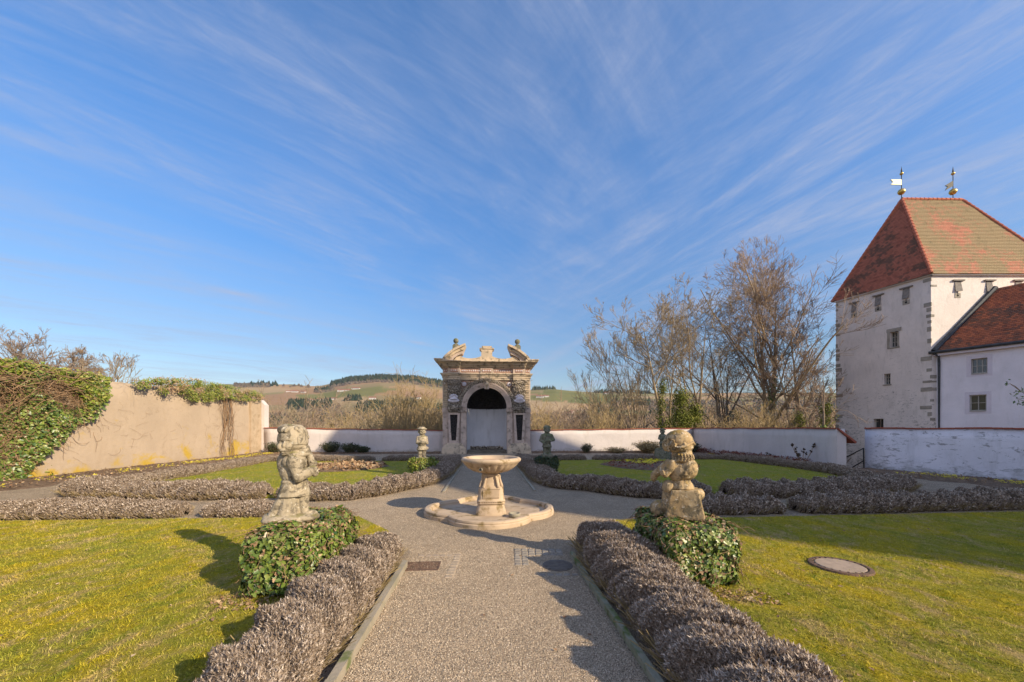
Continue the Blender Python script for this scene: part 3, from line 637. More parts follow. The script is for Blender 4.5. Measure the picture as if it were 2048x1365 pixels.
tile_plane(E4, E2, K0, K1, 20, MAT['tiles_dark'], tw); tile_plane(E3, E4, K1, K1 + Vector((0, .01, 0)), 20, MAT['tiles_mossy'], tw)
mb = MB(); mb.add([E1, E2, E4, E3], [(0, 1, 2, 3)]); mb.build('soffit', MAT['wood'], tw)
mb = MB()
for a, b in ((E1, K0), (E3, K1), (E2, K0), (E4, K1), (K0, K1)):
    L = (b - a).length; n = int(L / .32)
    for i in range(n):
        p = a.lerp(b, i / n); q = a.lerp(b, (i + 1.12) / n if i < n - 1 else 1); mb.tube([p + Vector((0, 0, .05)), q + Vector((0, 0, .035))], [.115, .09], 8)
mb.build('ridge_tiles', simple('ridge_tiles', (.50, .17, .10), (.40, .13, .08), 5, .9, .3), tw)
def vane(px, flagpts, mat, label):
    b = A(px, 402, 28.9); b.z = 19.15; root = empty('weather_vane', b, 0, label, 'weather vane')
    s = 28.9 / F
    MB().tube([(0, 0, 0), (0, 0, 58 * s)], .026, 6).build('rod', MAT['black_iron'], root)
    MB().lathe([(0, -.24), (.14, -.2), (.22, -.08), (.235, 0), (.2, .12), (.1, .2), (0, .24)], 20, (0, 0, 17 * s)).build('ball', MAT['gold'], root, True)
    MB().lathe([(0, -.12), (.08, -.08), (.12, 0), (.08, .09), (0, .12)], 16, (0, 0, 53 * s)).build('ball', MAT['gold'], root, True)
    MB().lathe([(.03, 0), (.05, .1), (0, .5)], 10, (0, 0, 55 * s)).build('spike', MAT['black_iron'], root, True)
    MB().prism([(x * s, z * s) for x, z in flagpts], -.03, .03).build('flag', mat, root)
vane(1803, [(-.5, 41), (-22, 41), (-17, 36), (-22, 31), (-.5, 30)][::-1], MAT['vane_light'], 'pale swallowtail weather vane on the left end of the tower ridge')
vane(1906, [(-.5, 39), (-16, 29), (-11, 27), (-16, 19), (-.5, 28)][::-1], MAT['black_iron'], 'dark swallowtail weather vane on the right end of the tower ridge')

# ------------------------------------------------------------ house beside the tower
hd = Vector((.479, -.878)); hn = Vector((-.878, -.479)); E0 = Vector((29.12, 25.92)); EZ = 6.85
W0 = E0 - hn * .3; W1 = W0 + hd * 13
hs = empty('castle_house', (0, 0, 0), 0, 'white rendered house with orange brown tile roof leaning against the tower', 'house')
hw = [pbox(W0, W1, 1942, 717, 1975, 747), pbox(W0, W1, 1939, 790, 1973, 822)]
PH = facade(W0, W1, -7, EZ - .02, hw, MAT['house_wall'], hs, .3, 'wall')
facade(W1, W1 - hn * 8, -7, EZ, [], MAT['house_wall'], hs); facade(W1 - hn * 8, Vector((37.6, 25.95)), -7, EZ, [], MAT['house_wall'], hs)
for r, br in zip(hw, ((3, 2), (2, 2))):
    mb = MB(); e = .2
    for rr in ((r[0] - e, r[1] - e, r[0], r[3] + e), (r[2], r[1] - e, r[2] + e, r[3] + e), (r[0], r[3], r[2], r[3] + e), (r[0], r[1] - e, r[2], r[1])): slab(PH, rr, -.006, .05, mb)
    g = window(PH, r, hs, .3, br, fw=.06); mb.build('surround', MAT['trim'], g)
    slab(PH, (r[0] + .01, r[1] - .04, r[2] - .01, r[1] + .0), -.06, .2).build('sill', MAT['frame'], g)
R0 = Vector((33.45, 25.95, 11.25)); d3 = Vector((hd.x, hd.y, 0)); E03 = Vector((E0.x, E0.y, EZ))
tile_plane(E03, E03 + d3 * 14, R0 + d3 * 14, R0, 34, MAT['tiles_house'], hs)
tile_plane(R0 - Vector((hn.x, hn.y, 0)) * 3.7 + d3 * 14 - Vector((0, 0, 4.4)), R0 - Vector((hn.x, hn.y, 0)) * 3.7 - Vector((0, 0, 4.4)), R0, R0 + d3 * 14, 10, MAT['tiles_house'], hs)
MB().tube([E03 + Vector((hn.x, hn.y, 0)) * .07 - d3 * .2 + Vector((0, 0, -.03)), E03 + Vector((hn.x, hn.y, 0)) * .07 + d3 * 14 + Vector((0, 0, -.03))], .10, 10).build('gutter', MAT['zinc'], hs)
q0 = W0 + hn * .09 + hd * .22; MB().tube([(E0.x + hn.x * .05, E0.y + hn.y * .05, EZ - .08), (q0.x + hn.x * .1, q0.y + hn.y * .1, EZ - .3), (q0.x, q0.y, EZ - .75), (q0.x, q0.y, -7)], .07, 10).build('downpipe', MAT['zinc'], hs)
nr = (R0 - E03).cross(d3).normalized(); nr = nr if nr.z > 0 else -nr
mb = MB(); mb.tube([E03 + nr * .08 + Vector((.05, 0, 0)), R0 + nr * .08], .16, 8); mb.build('flashing', MAT['zinc'], hs)
g0 = E0 - hn * .02; mb = MB(); mb.hexa([(g0.x, g0.y, EZ - .28), (g0.x + hd.x * 14, g0.y + hd.y * 14, EZ - .28), (g0.x + hd.x * 14 - hn.x * .27, g0.y + hd.y * 14 - hn.y * .27, EZ - .28), (g0.x - hn.x * .27, g0.y - hn.y * .27, EZ - .28)],
     [(g0.x, g0.y, EZ - .06), (g0.x + hd.x * 14, g0.y + hd.y * 14, EZ - .06), (g0.x + hd.x * 14 - hn.x * .27, g0.y + hd.y * 14 - hn.y * .27, EZ - .06), (g0.x - hn.x * .27, g0.y - hn.y * .27, EZ - .06)]); mb.build('eaves_board', MAT['trim'], hs)

# ------------------------------------------------------------ castle wing outside the frame: it throws the garden's big shadow
def castle_wing():
    root = empty('castle_wing', (0, 0, 0), 0, 'tall gabled white castle wing whose shadow falls across the garden', 'building')
    s = Vector((SUN.x, SUN.y)); p = Vector((-s.y, s.x)); L = 26
    a = s * L + p * 6.6; b = s * L + p * 25.2
    holes = [(u, z, u + 1.1, z + 1.7) for u in (2.5, 6.2, 9.9, 13.6) for z in (3, 7.5, 11.5)]
    P = facade(b, a, -9, 14.95, holes, MAT['house_wall'], root, .35)
    for h in holes: window(P, h, root, .35, (2, 3))
    b2 = b + s * 9; a2 = a + s * 9
    facade(a, a2, -9, 14.95, [], MAT['house_wall'], root); facade(a2, b2, -9, 14.95, [], MAT['house_wall'], root); facade(b2, b, -9, 15.95, [], MAT['house_wall'], root)
    m = s * L + p * 15.8; m2 = m + s * 9; mb = MB()
    mb.add([(a.x, a.y, 14.95), (b.x, b.y, 15.95), (m.x, m.y, 28.4), (b.x, b.y, 14.95)], [(0, 2, 1, 3)]); mb.add([(a2.x, a2.y, 14.95), (b2.x, b2.y, 15.95), (m2.x, m2.y, 28.4), (b2.x, b2.y, 14.95)], [(0, 3, 1, 2)]); mb.build('gable', MAT['house_wall'], root)
    v = lambda q, z: Vector((q.x, q.y, z))
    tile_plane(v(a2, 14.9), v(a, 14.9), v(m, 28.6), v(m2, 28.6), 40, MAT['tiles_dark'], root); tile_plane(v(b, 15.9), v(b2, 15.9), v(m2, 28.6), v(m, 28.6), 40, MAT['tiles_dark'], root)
castle_wing()

# ------------------------------------------------------------ portal
PO = ax(-.10, 23.7); pt = empty('garden_portal', (PO.x, PO.y, 0), AROT, 'tall baroque stone portal with arched grotto niche, shell masks and broken pediment', 'portal')
S = .00628
def zx(x): return (x - 675) * S
def zz(y): return (1255 - y) * S
PEB = [(0, 0, 1), (1, 0, 0), (.2, .9, .1), (-.9, .3, 0), (-.3, -1, .05), (.1, .1, -.8)]
PEBF = [(0, 1, 2), (0, 2, 3), (0, 3, 4), (0, 4, 1), (5, 2, 1), (5, 3, 2), (5, 4, 3), (5, 1, 4)]
def pebbles(name, sampler, n, s0, s1, mat, parent):
    P = np.array([sampler() for _ in range(n)]); nr = np.tile([[0., -1, 0]], (n, 1)) + rng.normal(0, .25, (n, 3))
    me = scatter(P, nr, rng.uniform(s0, s1, n), PEB, PEBF); return link(name, me, MAT[mat], parent)
def portal():
    st, pk = MAT['stone'], MAT['pinkstone']
    hw = 2.76; ow = 1.256; zs = 2.89; zt = 4.62; D = 2.5
    mb = MB(); mb.box(-hw, 0, -.5, -ow - .002, D, zt - .002); mb.box(ow + .002, 0, -.5, hw, D, zt - .002); mb.box(-ow, D - .2, -.5, ow, D - .003, zt - .004)
    n = 32; arc = lambda r, a0=math.pi, a1=0: [(r * math.cos(a0 + (a1 - a0) * i / n), zs + r * math.sin(a0 + (a1 - a0) * i / n)) for i in range(n + 1)]
    inner = arc(ow); outer = []
    for x, z in inner: outer.append((x, zt - .003))
    mb.band(inner, outer, .002, .5); body = mb.build('body', pk, pt)
    mb = MB(); mb.box(-hw + .05, .02, zt, hw - .05, D, zt + .9); mb.build('core', pk, pt)
    # niche: white wall, dark grotto vault with ragged fringe
    V = []; q = []; path = [(-ow + .002, .1), (-ow + .002, .9)] + [(-(ow - .002) * math.cos(t), .9 + (ow - .02) * math.sin(t)) for t in np.linspace(.1, math.pi - .1, 22)] + [(ow - .002, .9), (ow - .002, .1)]
    for x, y in path: V += [(x, y, 0), (x, y, zs + .1)]
    q = [(2 * i, 2 * i + 2, 2 * i + 3, 2 * i + 1) for i in range(len(path) - 1)]; link('niche_wall', fast(V, q, [4] * len(q)), MAT['niche_wall'], pt, True)
    V = []; m = 16; ys = [.12, .5, .9]
    rows = [[(ow - .003) * math.cos(a) for a in np.linspace(math.pi, 0, m + 1)] for _ in ys]
    for y in ys:
        for a in np.linspace(math.pi, 0, m + 1): V.append(((ow - .006) * math.cos(a), y, zs + (ow - .006) * math.sin(a)))
    for t in np.linspace(0, math.pi / 2, 10)[1:]:
        for a in np.linspace(math.pi, 0, m + 1): V.append(((ow - .006) * math.cos(a), .9 + (ow - .02) * math.sin(t) * math.sin(a) * 1.0, zs + (ow - .006) * math.sin(a) * math.cos(t)))
    k = m + 1; nr_ = len(V) // k; q = [(i * k + j, i * k + j + 1, (i + 1) * k + j + 1, (i + 1) * k + j) for i in range(nr_ - 1) for j in range(m)]
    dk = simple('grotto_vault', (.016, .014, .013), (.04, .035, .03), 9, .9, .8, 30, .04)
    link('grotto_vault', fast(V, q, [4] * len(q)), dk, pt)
    fr = MB()                                   # fringe hanging below the vault round the apse
    for i in range(len(path) - 1):
        x, y = path[i]; x2, y2 = path[i + 1]; sub = 5
        for j in range(sub):
            a, b = j / sub, (j + 1) / sub; zl = zs + .28 - .12 * abs(math.sin((i * sub + j) * .9)) - random.uniform(0, .05) - .17
            p0 = (x + (x2 - x) * a, y + (y2 - y) * a); p1 = (x + (x2 - x) * b, y + (y2 - y) * b); c0 = .93
            fr.add([(p0[0] * .99, p0[1] - .03, zl), (p1[0] * .99, p1[1] - .03, zl + random.uniform(-.03, .03)), (p1[0] * .97, p1[1] - .06, zs + .55), (p0[0] * .97, p0[1] - .06, zs + .55)], [(0, 1, 2, 3)])
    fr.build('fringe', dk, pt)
    mb = MB(); mb.box(-ow + .004, -.12, -.1, ow - .004, .9, .07); mb.box(-ow + .004, .35, .07, ow - .004, 2.3, .18); mb.build('step', simple('grotto_step', (.12, .10, .07), (.19, .16, .12), 6, .95, .6), pt)
    pebbles('rubble_edge', lambda: (random.uniform(-1.2, 1.2), random.uniform(1.5, 1.95), random.uniform(.18, .34)), 500, .03, .09, 'shell', pt)
    for s in (-1, 1):
        X = lambda x: s * (-zx(x))              # left-hand zoom coordinate mirrored for s = 1
        def rect(x0, x1): a, b = sorted((s * abs(zx(x0)), s * abs(zx(x1)))); return a, b
        # pedestal
        a0, a1 = rect(232, 470); b0, b1 = rect(275, 425); m = MB()
        m.hexa([(a0, -.34, -.05), (a1, -.34, -.05), (a1, -.002, -.05), (a0, -.002, -.05)], [(a0, -.30, .32), (a1, -.30, .32), (a1, -.002, .32), (a0, -.002, .32)])
        m.hexa([(a0, -.3, .32), (a1, -.3, .32), (a1, -.002, .32), (a0, -.002, .32)], [(b0, -.2, .66), (b1, -.2, .66), (b1, -.002, .66), (b0, -.002, .66)])
        m.build('pedestal', st, pt)
        # outer strip and jamb
        a, b = rect(237, 288); m = MB(); m.box(a, -.05, 0, b, -.001, zz(845)); m.box(a - .03, -.1, zz(845), b + .03, -.001, zz(800)); m.build('outer_strip', pk, pt)
        a, b = rect(418, 470); m = MB(); m.box(a, -.08, 0, b, -.001, zz(840)); m.build('jamb', pk, pt)
        a, b = rect(412, 480); m = MB(); m.box(a, -.15, zz(838), b, .1, zz(825)); m.box(a + .02, -.12, zz(825), b - .02, .08, zz(808)); m.box(a, -.16, zz(808), b, .1, zz(798)); m.build('impost', pk, pt)
        # tapered lower pilaster with black pebble panel
        tx0, tx1 = rect(288, 408); bx0, bx1 = rect(305, 392); c = (tx0 + tx1) / 2; z0, z1 = .66, zz(845)
        wt, wb = (tx1 - tx0) / 2, .30; it, ib, y0 = .24, .135, -.16
        hx = lambda x0, x1, x2, x3, za, zb, ya, yb: MB().hexa([(c + x0, ya, za), (c + x1, ya, za), (c + x1, yb, za), (c + x0, yb, za)], [(c + x2, ya, zb), (c + x3, ya, zb), (c + x3, yb, zb), (c + x2, yb, zb)])
        m = MB(); zi0, zi1 = z0 + .17, z1 - .14
        for args in ((-wb, wb, -wb - .0, wb + .0, z0, zi0, y0, -.001), (-wt, wt, -wt, wt, zi1, z1, y0, -.001), (-wb, -ib, -wt, -it, zi0, zi1, y0, -.001), (ib, wb, it, wt, zi0, zi1, y0, -.001)):
            t = hx(*args); m.add(t.v, t.f)
        pil = m.build('herm_pilaster', pk, pt)
        hx(-ib, ib, -it, it, zi0, zi1, -.09, -.002).build('panel', MAT['dark'], pil)
        def smp():
            t = random.random(); hwid = ib + (it - ib) * t - .02; return (c + random.uniform(-hwid, hwid), -.095, zi0 + (zi1 - zi0) * t)
        pebbles('black_pebbles', smp, 1100, .012, .028, 'black_pebble', pil)
        # upper shellwork pilaster with white mask
        m = MB(); m.box(c - wt * .92, -.14, z1, c + wt * .92, -.001, zz(520)); up = m.build('shellwork_pilaster', MAT['shell'], pt)
        pebbles('shellwork', lambda: (c + random.uniform(-wt, wt) * .95, -.15 - random.random() * .05, random.uniform(z1, zz(520))), 1500, .02, .05, 'shell', up)
        for (zc, hh, ww) in ((zz(800), .18, .42), (zz(610), .3, .38), (zz(545), .12, .46)):   # swags and tufts standing out
            pebbles('shell_swag', lambda: (c + ww * random.gauss(0, .42), -.22 - random.random() * .08, zc + hh * random.gauss(0, .45)), 320, .022, .05, 'shell', up)
        m = MB(); zc = zz(712)
        m.lathe([(0, -.02), (.30, -.02), (.36, .03), (.30, .08), (.24, .1), (0, .12)], 24); mv = [(c + x, -.30 + .12 - z * .9, zc - .10 + y * .38) for x, y, z in m.v]
        m2 = MB(); m2.add(mv, m.f); dm = MB(); dm.lathe([(.25, 0), (.24, .1), (.18, .2), (.1, .26), (0, .28)], 20); m2.add([(c + x, -.24 + y * .5, zc - .03 + z) for x, y, z in dm.v], dm.f)
        for k in range(5): a_ = (k - 2) * .5; l_ = MB(); l_.lathe([(0, -.05), (.06, -.02), (.07, .05), (0, .1)], 10); m2.add([(c + x + .24 * math.sin(a_), -.3 + y, zc + z + .22 * math.cos(a_)) for x, y, z in l_.v], l_.f)
        m2.build('shell_mask', MAT['white_shell'], pt, True)
        # banded side strip of thin slabs
        m = MB(); a, b = rect(245, 289); z = zz(798)
        while z < zz(530):
            h = random.uniform(.055, .085); i_ = random.uniform(0, .06); (m.box(a + (0 if s < 0 else i_), -.06 - random.random() * .05, z, b - (i_ if s < 0 else 0), .05, z + h)); z += h + .045
        m.build('banded_strip', MAT['stone'], pt)
        m = MB(); m.box(a - .005, -.02, zz(798), b + .005, .04, zz(520)); m.build('strip_backing', MAT['shell'], pt)
        # spandrel with rosette
        sp = MB(); a, b = rect(412, 672); xs = np.linspace(abs(a) if s < 0 else abs(b), .05, 24)
        inn = [(s * x, zs + math.sqrt(max(1.80 ** 2 - x * x, 0))) for x in xs if x < 1.80]; top_ = [(x, zt - .06) for x, _ in inn]
        if s < 0: sp.band(inn, top_, -.03, -.001)
        else: sp.band(inn[::-1], top_[::-1], -.03, -.001)
        spo = sp.build('spandrel', MAT['pinkpanel'], pt)
        m = MB(); xc = s * abs(zx(450)); zc = zz(562)
        for k in range(8):
            a_ = k * math.pi / 4; l_ = MB(); l_.lathe([(0, 0), (.05, .01), (.055, .04), (0, .06)], 10); m.add([(xc + x + .09 * math.cos(a_), -.04 - z, zc + y + .09 * math.sin(a_)) for x, y, z in l_.v], l_.f)
        l_ = MB(); l_.lathe([(0, 0), (.06, .02), (.05, .07), (0, .09)], 12); m.add([(xc + x, -.04 - z, zc + y) for x, y, z in l_.v], l_.f)
        m.build('rosette', MAT['white_shell'], spo, True)
        def s2():
            while 1:
                x = random.uniform(.3, 1.75); z = random.uniform(zs + .9, zt - .1)
                if math.hypot(x, z - zs) > 1.85 and math.hypot(x - abs(xc), z - zc) > .2: return (s * x, -.04, z)
        pebbles('spandrel_pebbles', s2, 260, .012, .04, 'shell', spo)
    n = 40; m = MB(); m.band(arc(ow), arc(1.36), -.10, .0); m.band(arc(1.362), arc(1.47), -.14, .0); m.band(arc(1.472), arc(1.58), -.18, .0); m.build('archivolt', pk, pt)
    m = MB(); m.band(arc(1.583), arc(1.80), -.10, .0); sa = m.build('shell_arch', MAT['shell'], pt)
    def s3(): a = random.uniform(.12, math.pi - .12); r = random.uniform(1.6, 1.82); return (r * math.cos(a), -.12 - .05 * random.random(), zs + r * math.sin(a))
    pebbles('shell_arch_work', s3, 1500, .02, .045, 'shell', sa)
    # keystone mask
    m = MB(); m.prism([(-.14, zz(612)), (.14, zz(612)), (.26, zz(520)), (-.26, zz(520))], -.26, -.0); ks = m.build('keystone', pk, pt)
    m = MB()
    for (x, z, r, d) in ((0, zz(560), .17, .2), (-.13, zz(530), .13, .12), (.13, zz(530), .13, .12), (-.22, zz(512), .1, .08), (.22, zz(512), .1, .08), (0, zz(520), .12, .16), (0, zz(598), .1, .12), (-.07, zz(575), .05, .26), (.07, zz(575), .05, .26), (0, zz(572), .04, .3)):
        l_ = MB(); l_.lathe([(0, -1), (.6, -.8), (1, 0), (.6, .8), (0, 1)], 12); m.add([(x + r * a, -.18 - d * .5 + r * b * .6, z + r * c) for a, b, c in l_.v], l_.f)
    m.build('mask', MAT['stone'], ks, True); pebbles('mask_shells', lambda: (random.gauss(0, .26), -.3 - random.random() * .05, zz(525) + random.gauss(0, .09)), 240, .015, .035, 'shell', ks)
    # entablature: layers (zoom top, bottom, side reach, front reach)
    def layers(name, L, mat):
        m = MB()
        for (t, b, e, f) in L:
            z1_, z0_ = zz(t), zz(b)
            m.box(-hw - e, -f, z0_ + .0005, hw + e, D + e * .5, z1_)
            for xa, xb in ((290, 412), (938, 1060)): m.box(zx(xa) - e * .25, -f - .13, z0_ + .002, zx(xb) + e * .25, -f + .02, z1_ - .002)
            if name != 'cornice': m.box(zx(612) - e * .2, -f - .07, z0_ + .003, zx(738) + e * .2, -f + .02, z1_ - .003)
        return m.build(name, mat, pt)
    layers('architrave', [(455, 466, .12, .26), (466, 480, .06, .2), (480, 500, .02, .15), (500, 520, -.02, .12)], st)
    fz = layers('frieze', [(400, 455, -.02, .10)], pk)
    layers('cornice', [(343, 348, .38, .60), (348, 354, .34, .54), (354, 366, .24, .42), (366, 378, .18, .36), (378, 392, .10, .26), (392, 401, .04, .18)], st)
    m = MB()
    for s in (-1, 1):
        a, b = sorted((s * 440 * S, s * 507 * S)); a2, b2 = sorted((s * 385 * S, s * 440 * S))
        m = MB(); m.box(a, -.62, zz(343), b, .4, zz(333)); m.box(min(a, b) - (.03 if s < 0 else 0), -.66, zz(333), max(a, b) + (.03 if s > 0 else 0), .4, zz(322))
        m.box(a2, -.6, zz(343), b2, .38, zz(324)); m.build('cornice_end', st, pt)
    m = MB(); dots = MB()
    for x0, x1, f in ((420, 606, .1), (746, 930, .1), (318, 392, .24), (958, 1034, .24), (630, 718, .18), (248, 284, .1), (1066, 1102, .1)):
        m.box(zx(x0), -f - .006, zz(446), zx(x1), -f + .03, zz(410))
        k = max(1, int((x1 - x0) / 17))
        for i in range(k):
            xc = zx(x0 + (x1 - x0) * (i + .5) / k); l_ = MB(); r = random.uniform(.028, .05); l_.lathe([(0, -1), (.7, -.6), (1, 0), (.7, .6), (0, 1)], 10); dots.add([(xc + r * a, -f - .01 + r * .5 * b, zz(428) + r * 1.3 * c) for a, b, c in l_.v], l_.f)
    m.build('dark_inlay', MAT['pinkpanel'], fz); dots.build('shell_inlay', MAT['white_shell'], fz, True)
    # attic with centre pedestal
    half = [(0, 186), (40, 186), (40, 197), (33, 203), (72, 206), (72, 216), (55, 232), (54, 285), (75, 297), (110, 306), (150, 311), (190, 310), (230, 302), (262, 288), (300, 300), (335, 336)]
    pts = [(dx * S, zz(y)) for dx, y in half]; outl = [(-x, z) for x, z in pts[::-1]] + pts[1:] + []
    outl = [(-.0 + x, z) for x, z in outl]; outl = [(pts[-1][0], zz(322))] + [(-pts[-1][0], zz(322))] + outl
    def poly(pl, y0, y1, mat, name):             # ccw seen from the front
        area = sum(a[0] * b[1] - b[0] * a[1] for a, b in zip(pl, pl[1:] + pl[:1])); pl = pl if area > 0 else pl[::-1]
        return MB().prism(pl, y0, y1).build(name, mat, pt)
    up_ = [p for p in outl]
    xs_ = [(-335 * S, zz(343)), (335 * S, zz(343))] + [(x, z) for x, z in pts[::-1] if z > zz(330)] + [(-x, z) for x, z in pts[1:] if z > zz(330)]
    poly(xs_, -.30, .3, st, 'attic')
    m = MB(); m.box(-72 * S, -.34, zz(216), 72 * S, .45, zz(206)); m.box(-62 * S, -.28, zz(222), 62 * S, .4, zz(216.2)); m.box(-46 * S, -.24, zz(205.8), 46 * S, .36, zz(198)); m.box(-50 * S, -.28, zz(197.8), 50 * S, .4, zz(186)); m.build('attic_cap', MAT['stone'], pt)
    for s in (-1, 1):
        def band_(o, i_, y0, y1, name, mat):
            O = [(s * -zx(x), zz(y)) for x, y in o]; I = [(s * -zx(x), zz(y)) for x, y in i_]
            O = [(-x * 1, z) for x, z in O] if False else O
            return (MB().band(I, O, y0, y1) if s > 0 else MB().band(I[::-1], O[::-1], y0, y1)).build(name, mat, pt)
        o = [(236, 334), (262, 296), (300, 262), (345, 228), (400, 198), (466, 172)]
        i1 = [(262, 340), (285, 302), (322, 272), (364, 242), (412, 216), (462, 194)]
        i2 = [(300, 341), (318, 308), (346, 284), (380, 262), (418, 242), (446, 232)]
        i3 = [(338, 342), (352, 314), (372, 300), (396, 284), (420, 272), (436, 268)]
        band_(o, i1, -.62, .5, 'scroll_pediment', st); band_(i1, i2, -.5, .45, 'scroll_pediment_cove', st); band_(i2, i3, -.4, .4, 'scroll_pediment_soffit', pk)
        xc = s * -zx(358); m = MB(); m.box(xc - .2, .5, zz(330), xc + .2, .95, zz(195) + .26); m.box(xc - .16, .55, zz(195) + .26, xc + .16, .9, zz(184) + .26); fin = m.build('finial_block', MAT['statue_dark'], pt)
        MB().lathe([(.13, 0), (.13, .04), (.07, .07), (.07, .1), (.13, .13), (.16, .19), (.17, .26), (.15, .34), (.09, .39), (.05, .41), (0, .42)], 20, (xc, .72, zz(184) + .26)).build('finial_ball', MAT['statue_dark'], fin, True)
portal()
# ------------------------------------------------------------ kerbs, drains, cobbles, manhole
def kerb(name, o, a0, a1, w_, h, mat, seg=1.0):
    mb = MB(); a = a0
    while a < a1:
        b = min(a + seg * random.uniform(.9, 1.1), a1); j = random.uniform(-.006, .006); hh = h + random.uniform(-.006, .004)
        P = [ax(o - w_ / 2 + j, a + .004), ax(o + w_ / 2 + j, a + .004), ax(o + w_ / 2 + j * 2, b), ax(o - w_ / 2 + j * 2, b)]
        mb.hexa([(p.x, p.y, -.1) for p in P], [(p.x + (c - p.x) * .0, p.y, hh) for p, c in zip(P, [0] * 4)]); a = b
    return tag(mb.build(name, mat), kind='structure')
kerb('kerb', -1.03, -1.5, 4.55, .06, .07, MAT['kerb']); kerb('kerb', 1.03, -1.5, 4.75, .05, .06, MAT['moss_kerb'])
kerb('kerb', -1.16, 9.6, 18.4, .06, .03, MAT['kerb']); kerb('kerb', 1.16, 9.6, 18.4, .06, .03, MAT['kerb'])
def stone_block(mb, x0, y0, x1, y1, h, z0=-.03):
    j = lambda: random.uniform(-.006, .006); t = .012
    b = [(x0 + j(), y0 + j(), z0), (x1 + j(), y0 + j(), z0), (x1 + j(), y1 + j(), z0), (x0 + j(), y1 + j(), z0)]
    m = [(p[0], p[1], h - .008) for p in b]; c = [(p[0] + (t if p[0] < (x0 + x1) / 2 else -t), p[1] + (t if p[1] < (y0 + y1) / 2 else -t), h) for p in b]
    k = len(mb.v); mb.v += b + m + c
    for r in (0, 4):
        for i in range(4): mb.f.append((k + r + i, k + r + (i + 1) % 4, k + r + 4 + (i + 1) % 4, k + r + 4 + i)); mb.m.append(0)
    mb.f.append((k + 8, k + 9, k + 10, k + 11)); mb.m.append(0)
mb = MB()
for r in range(3):
    for i in range(7): stone_block(mb, .03 + i * .092, 4.99 - r * .085, .03 + i * .092 + .084, 5.065 - r * .085, .012 + random.uniform(-.004, .004))
for r in range(4):
    for i in range(2): stone_block(mb, .03 + i * .092, 4.735 - r * .085, .11 + i * .092, 4.81 - r * .085, .010)
for i in range(5): stone_block(mb, .3 + i * .092, 4.16, .384 + i * .092, 4.235, .004)
tag(mb.build('cobbles', MAT['cobble']), kind='structure')
mb = MB()
for r in range(9): stone_block(mb, -.74, 4.1 + r * .088, -.645, 4.18 + r * .088, .006)
for i in range(5): stone_block(mb, -1.2 + i * .09, 4.78, -1.115 + i * .09, 4.86, .004)
tag(mb.build('cobbles', simple('tan_cobbles', (.40, .31, .215), (.32, .25, .175), 12, .95, .6, 60, .006)), kind='structure')
g = empty('drain_grate', (-1.06, 4.45, -.009), AROT, 'rusty rectangular drain grate half buried in gravel beside the left kerb', 'drain')
mb = MB(); mb.box(-.19, -.13, -.02, .19, .13, .004); mb.build('pit', MAT['dark'], g)
mb = MB(); mb.box(-.2, -.14, 0, .2, -.12, .016); mb.box(-.2, .12, 0, .2, .14, .016); mb.box(-.2, -.12, 0, -.18, .12, .0155); mb.box(.18, -.12, 0, .2, .12, .0155); mb.build('frame', MAT['iron'], g)
mb = MB(); [mb.box(-.179, -.112 + i * .026, .002, .179, -.098 + i * .026, .014) for i in range(9)]; mb.build('grating', MAT['iron'], g)
g = empty('drain_grate', (.545, 4.47, 0), 0, 'round black drain grate set beside cobbles near the mossy right kerb', 'drain')
mb = MB(); n = 28; mb.add([(.17 * math.cos(i * 2 * math.pi / n), .17 * math.sin(i * 2 * math.pi / n), .003) for i in range(n)], [tuple(range(n))]); mb.build('pit', MAT['dark'], g)
MB().lathe([(.165, 0), (.165, .010), (.178, .010), (.178, 0)], 28).build('frame', MAT['grey_iron'], g)
mb = MB()
for i in range(7):
    y = -.135 + i * .045; l = math.sqrt(.165 ** 2 - y * y); mb.box(-l, y - .014, .003, l, y + .014, .0135)
mb.build('grating', MAT['grey_iron'], g)
M_ = G(1680, 1139); g = empty('manhole_cover', (M_.x, M_.y, .0), 0, 'round concrete manhole cover with a rusty rim in the right lawn', 'manhole cover')
MB().lathe([(0, .050), (.225, .052), (.235, .046), (.235, .02)], 48).build('lid', MAT['concrete'], g)
MB().lathe([(.24, .03), (.24, .048), (.255, .054), (.292, .05), (.30, .03)], 48).build('rim', MAT['iron'], g)
mb = MB()
for i in range(22):
    a = i * 2 * math.pi / 22; mb.lathe([(0, .0552), (.011, .0552), (.011, .05)], 8, (.247 * math.cos(a), .247 * math.sin(a), 0))
mb.build('hole_ring', MAT['dark'], g)

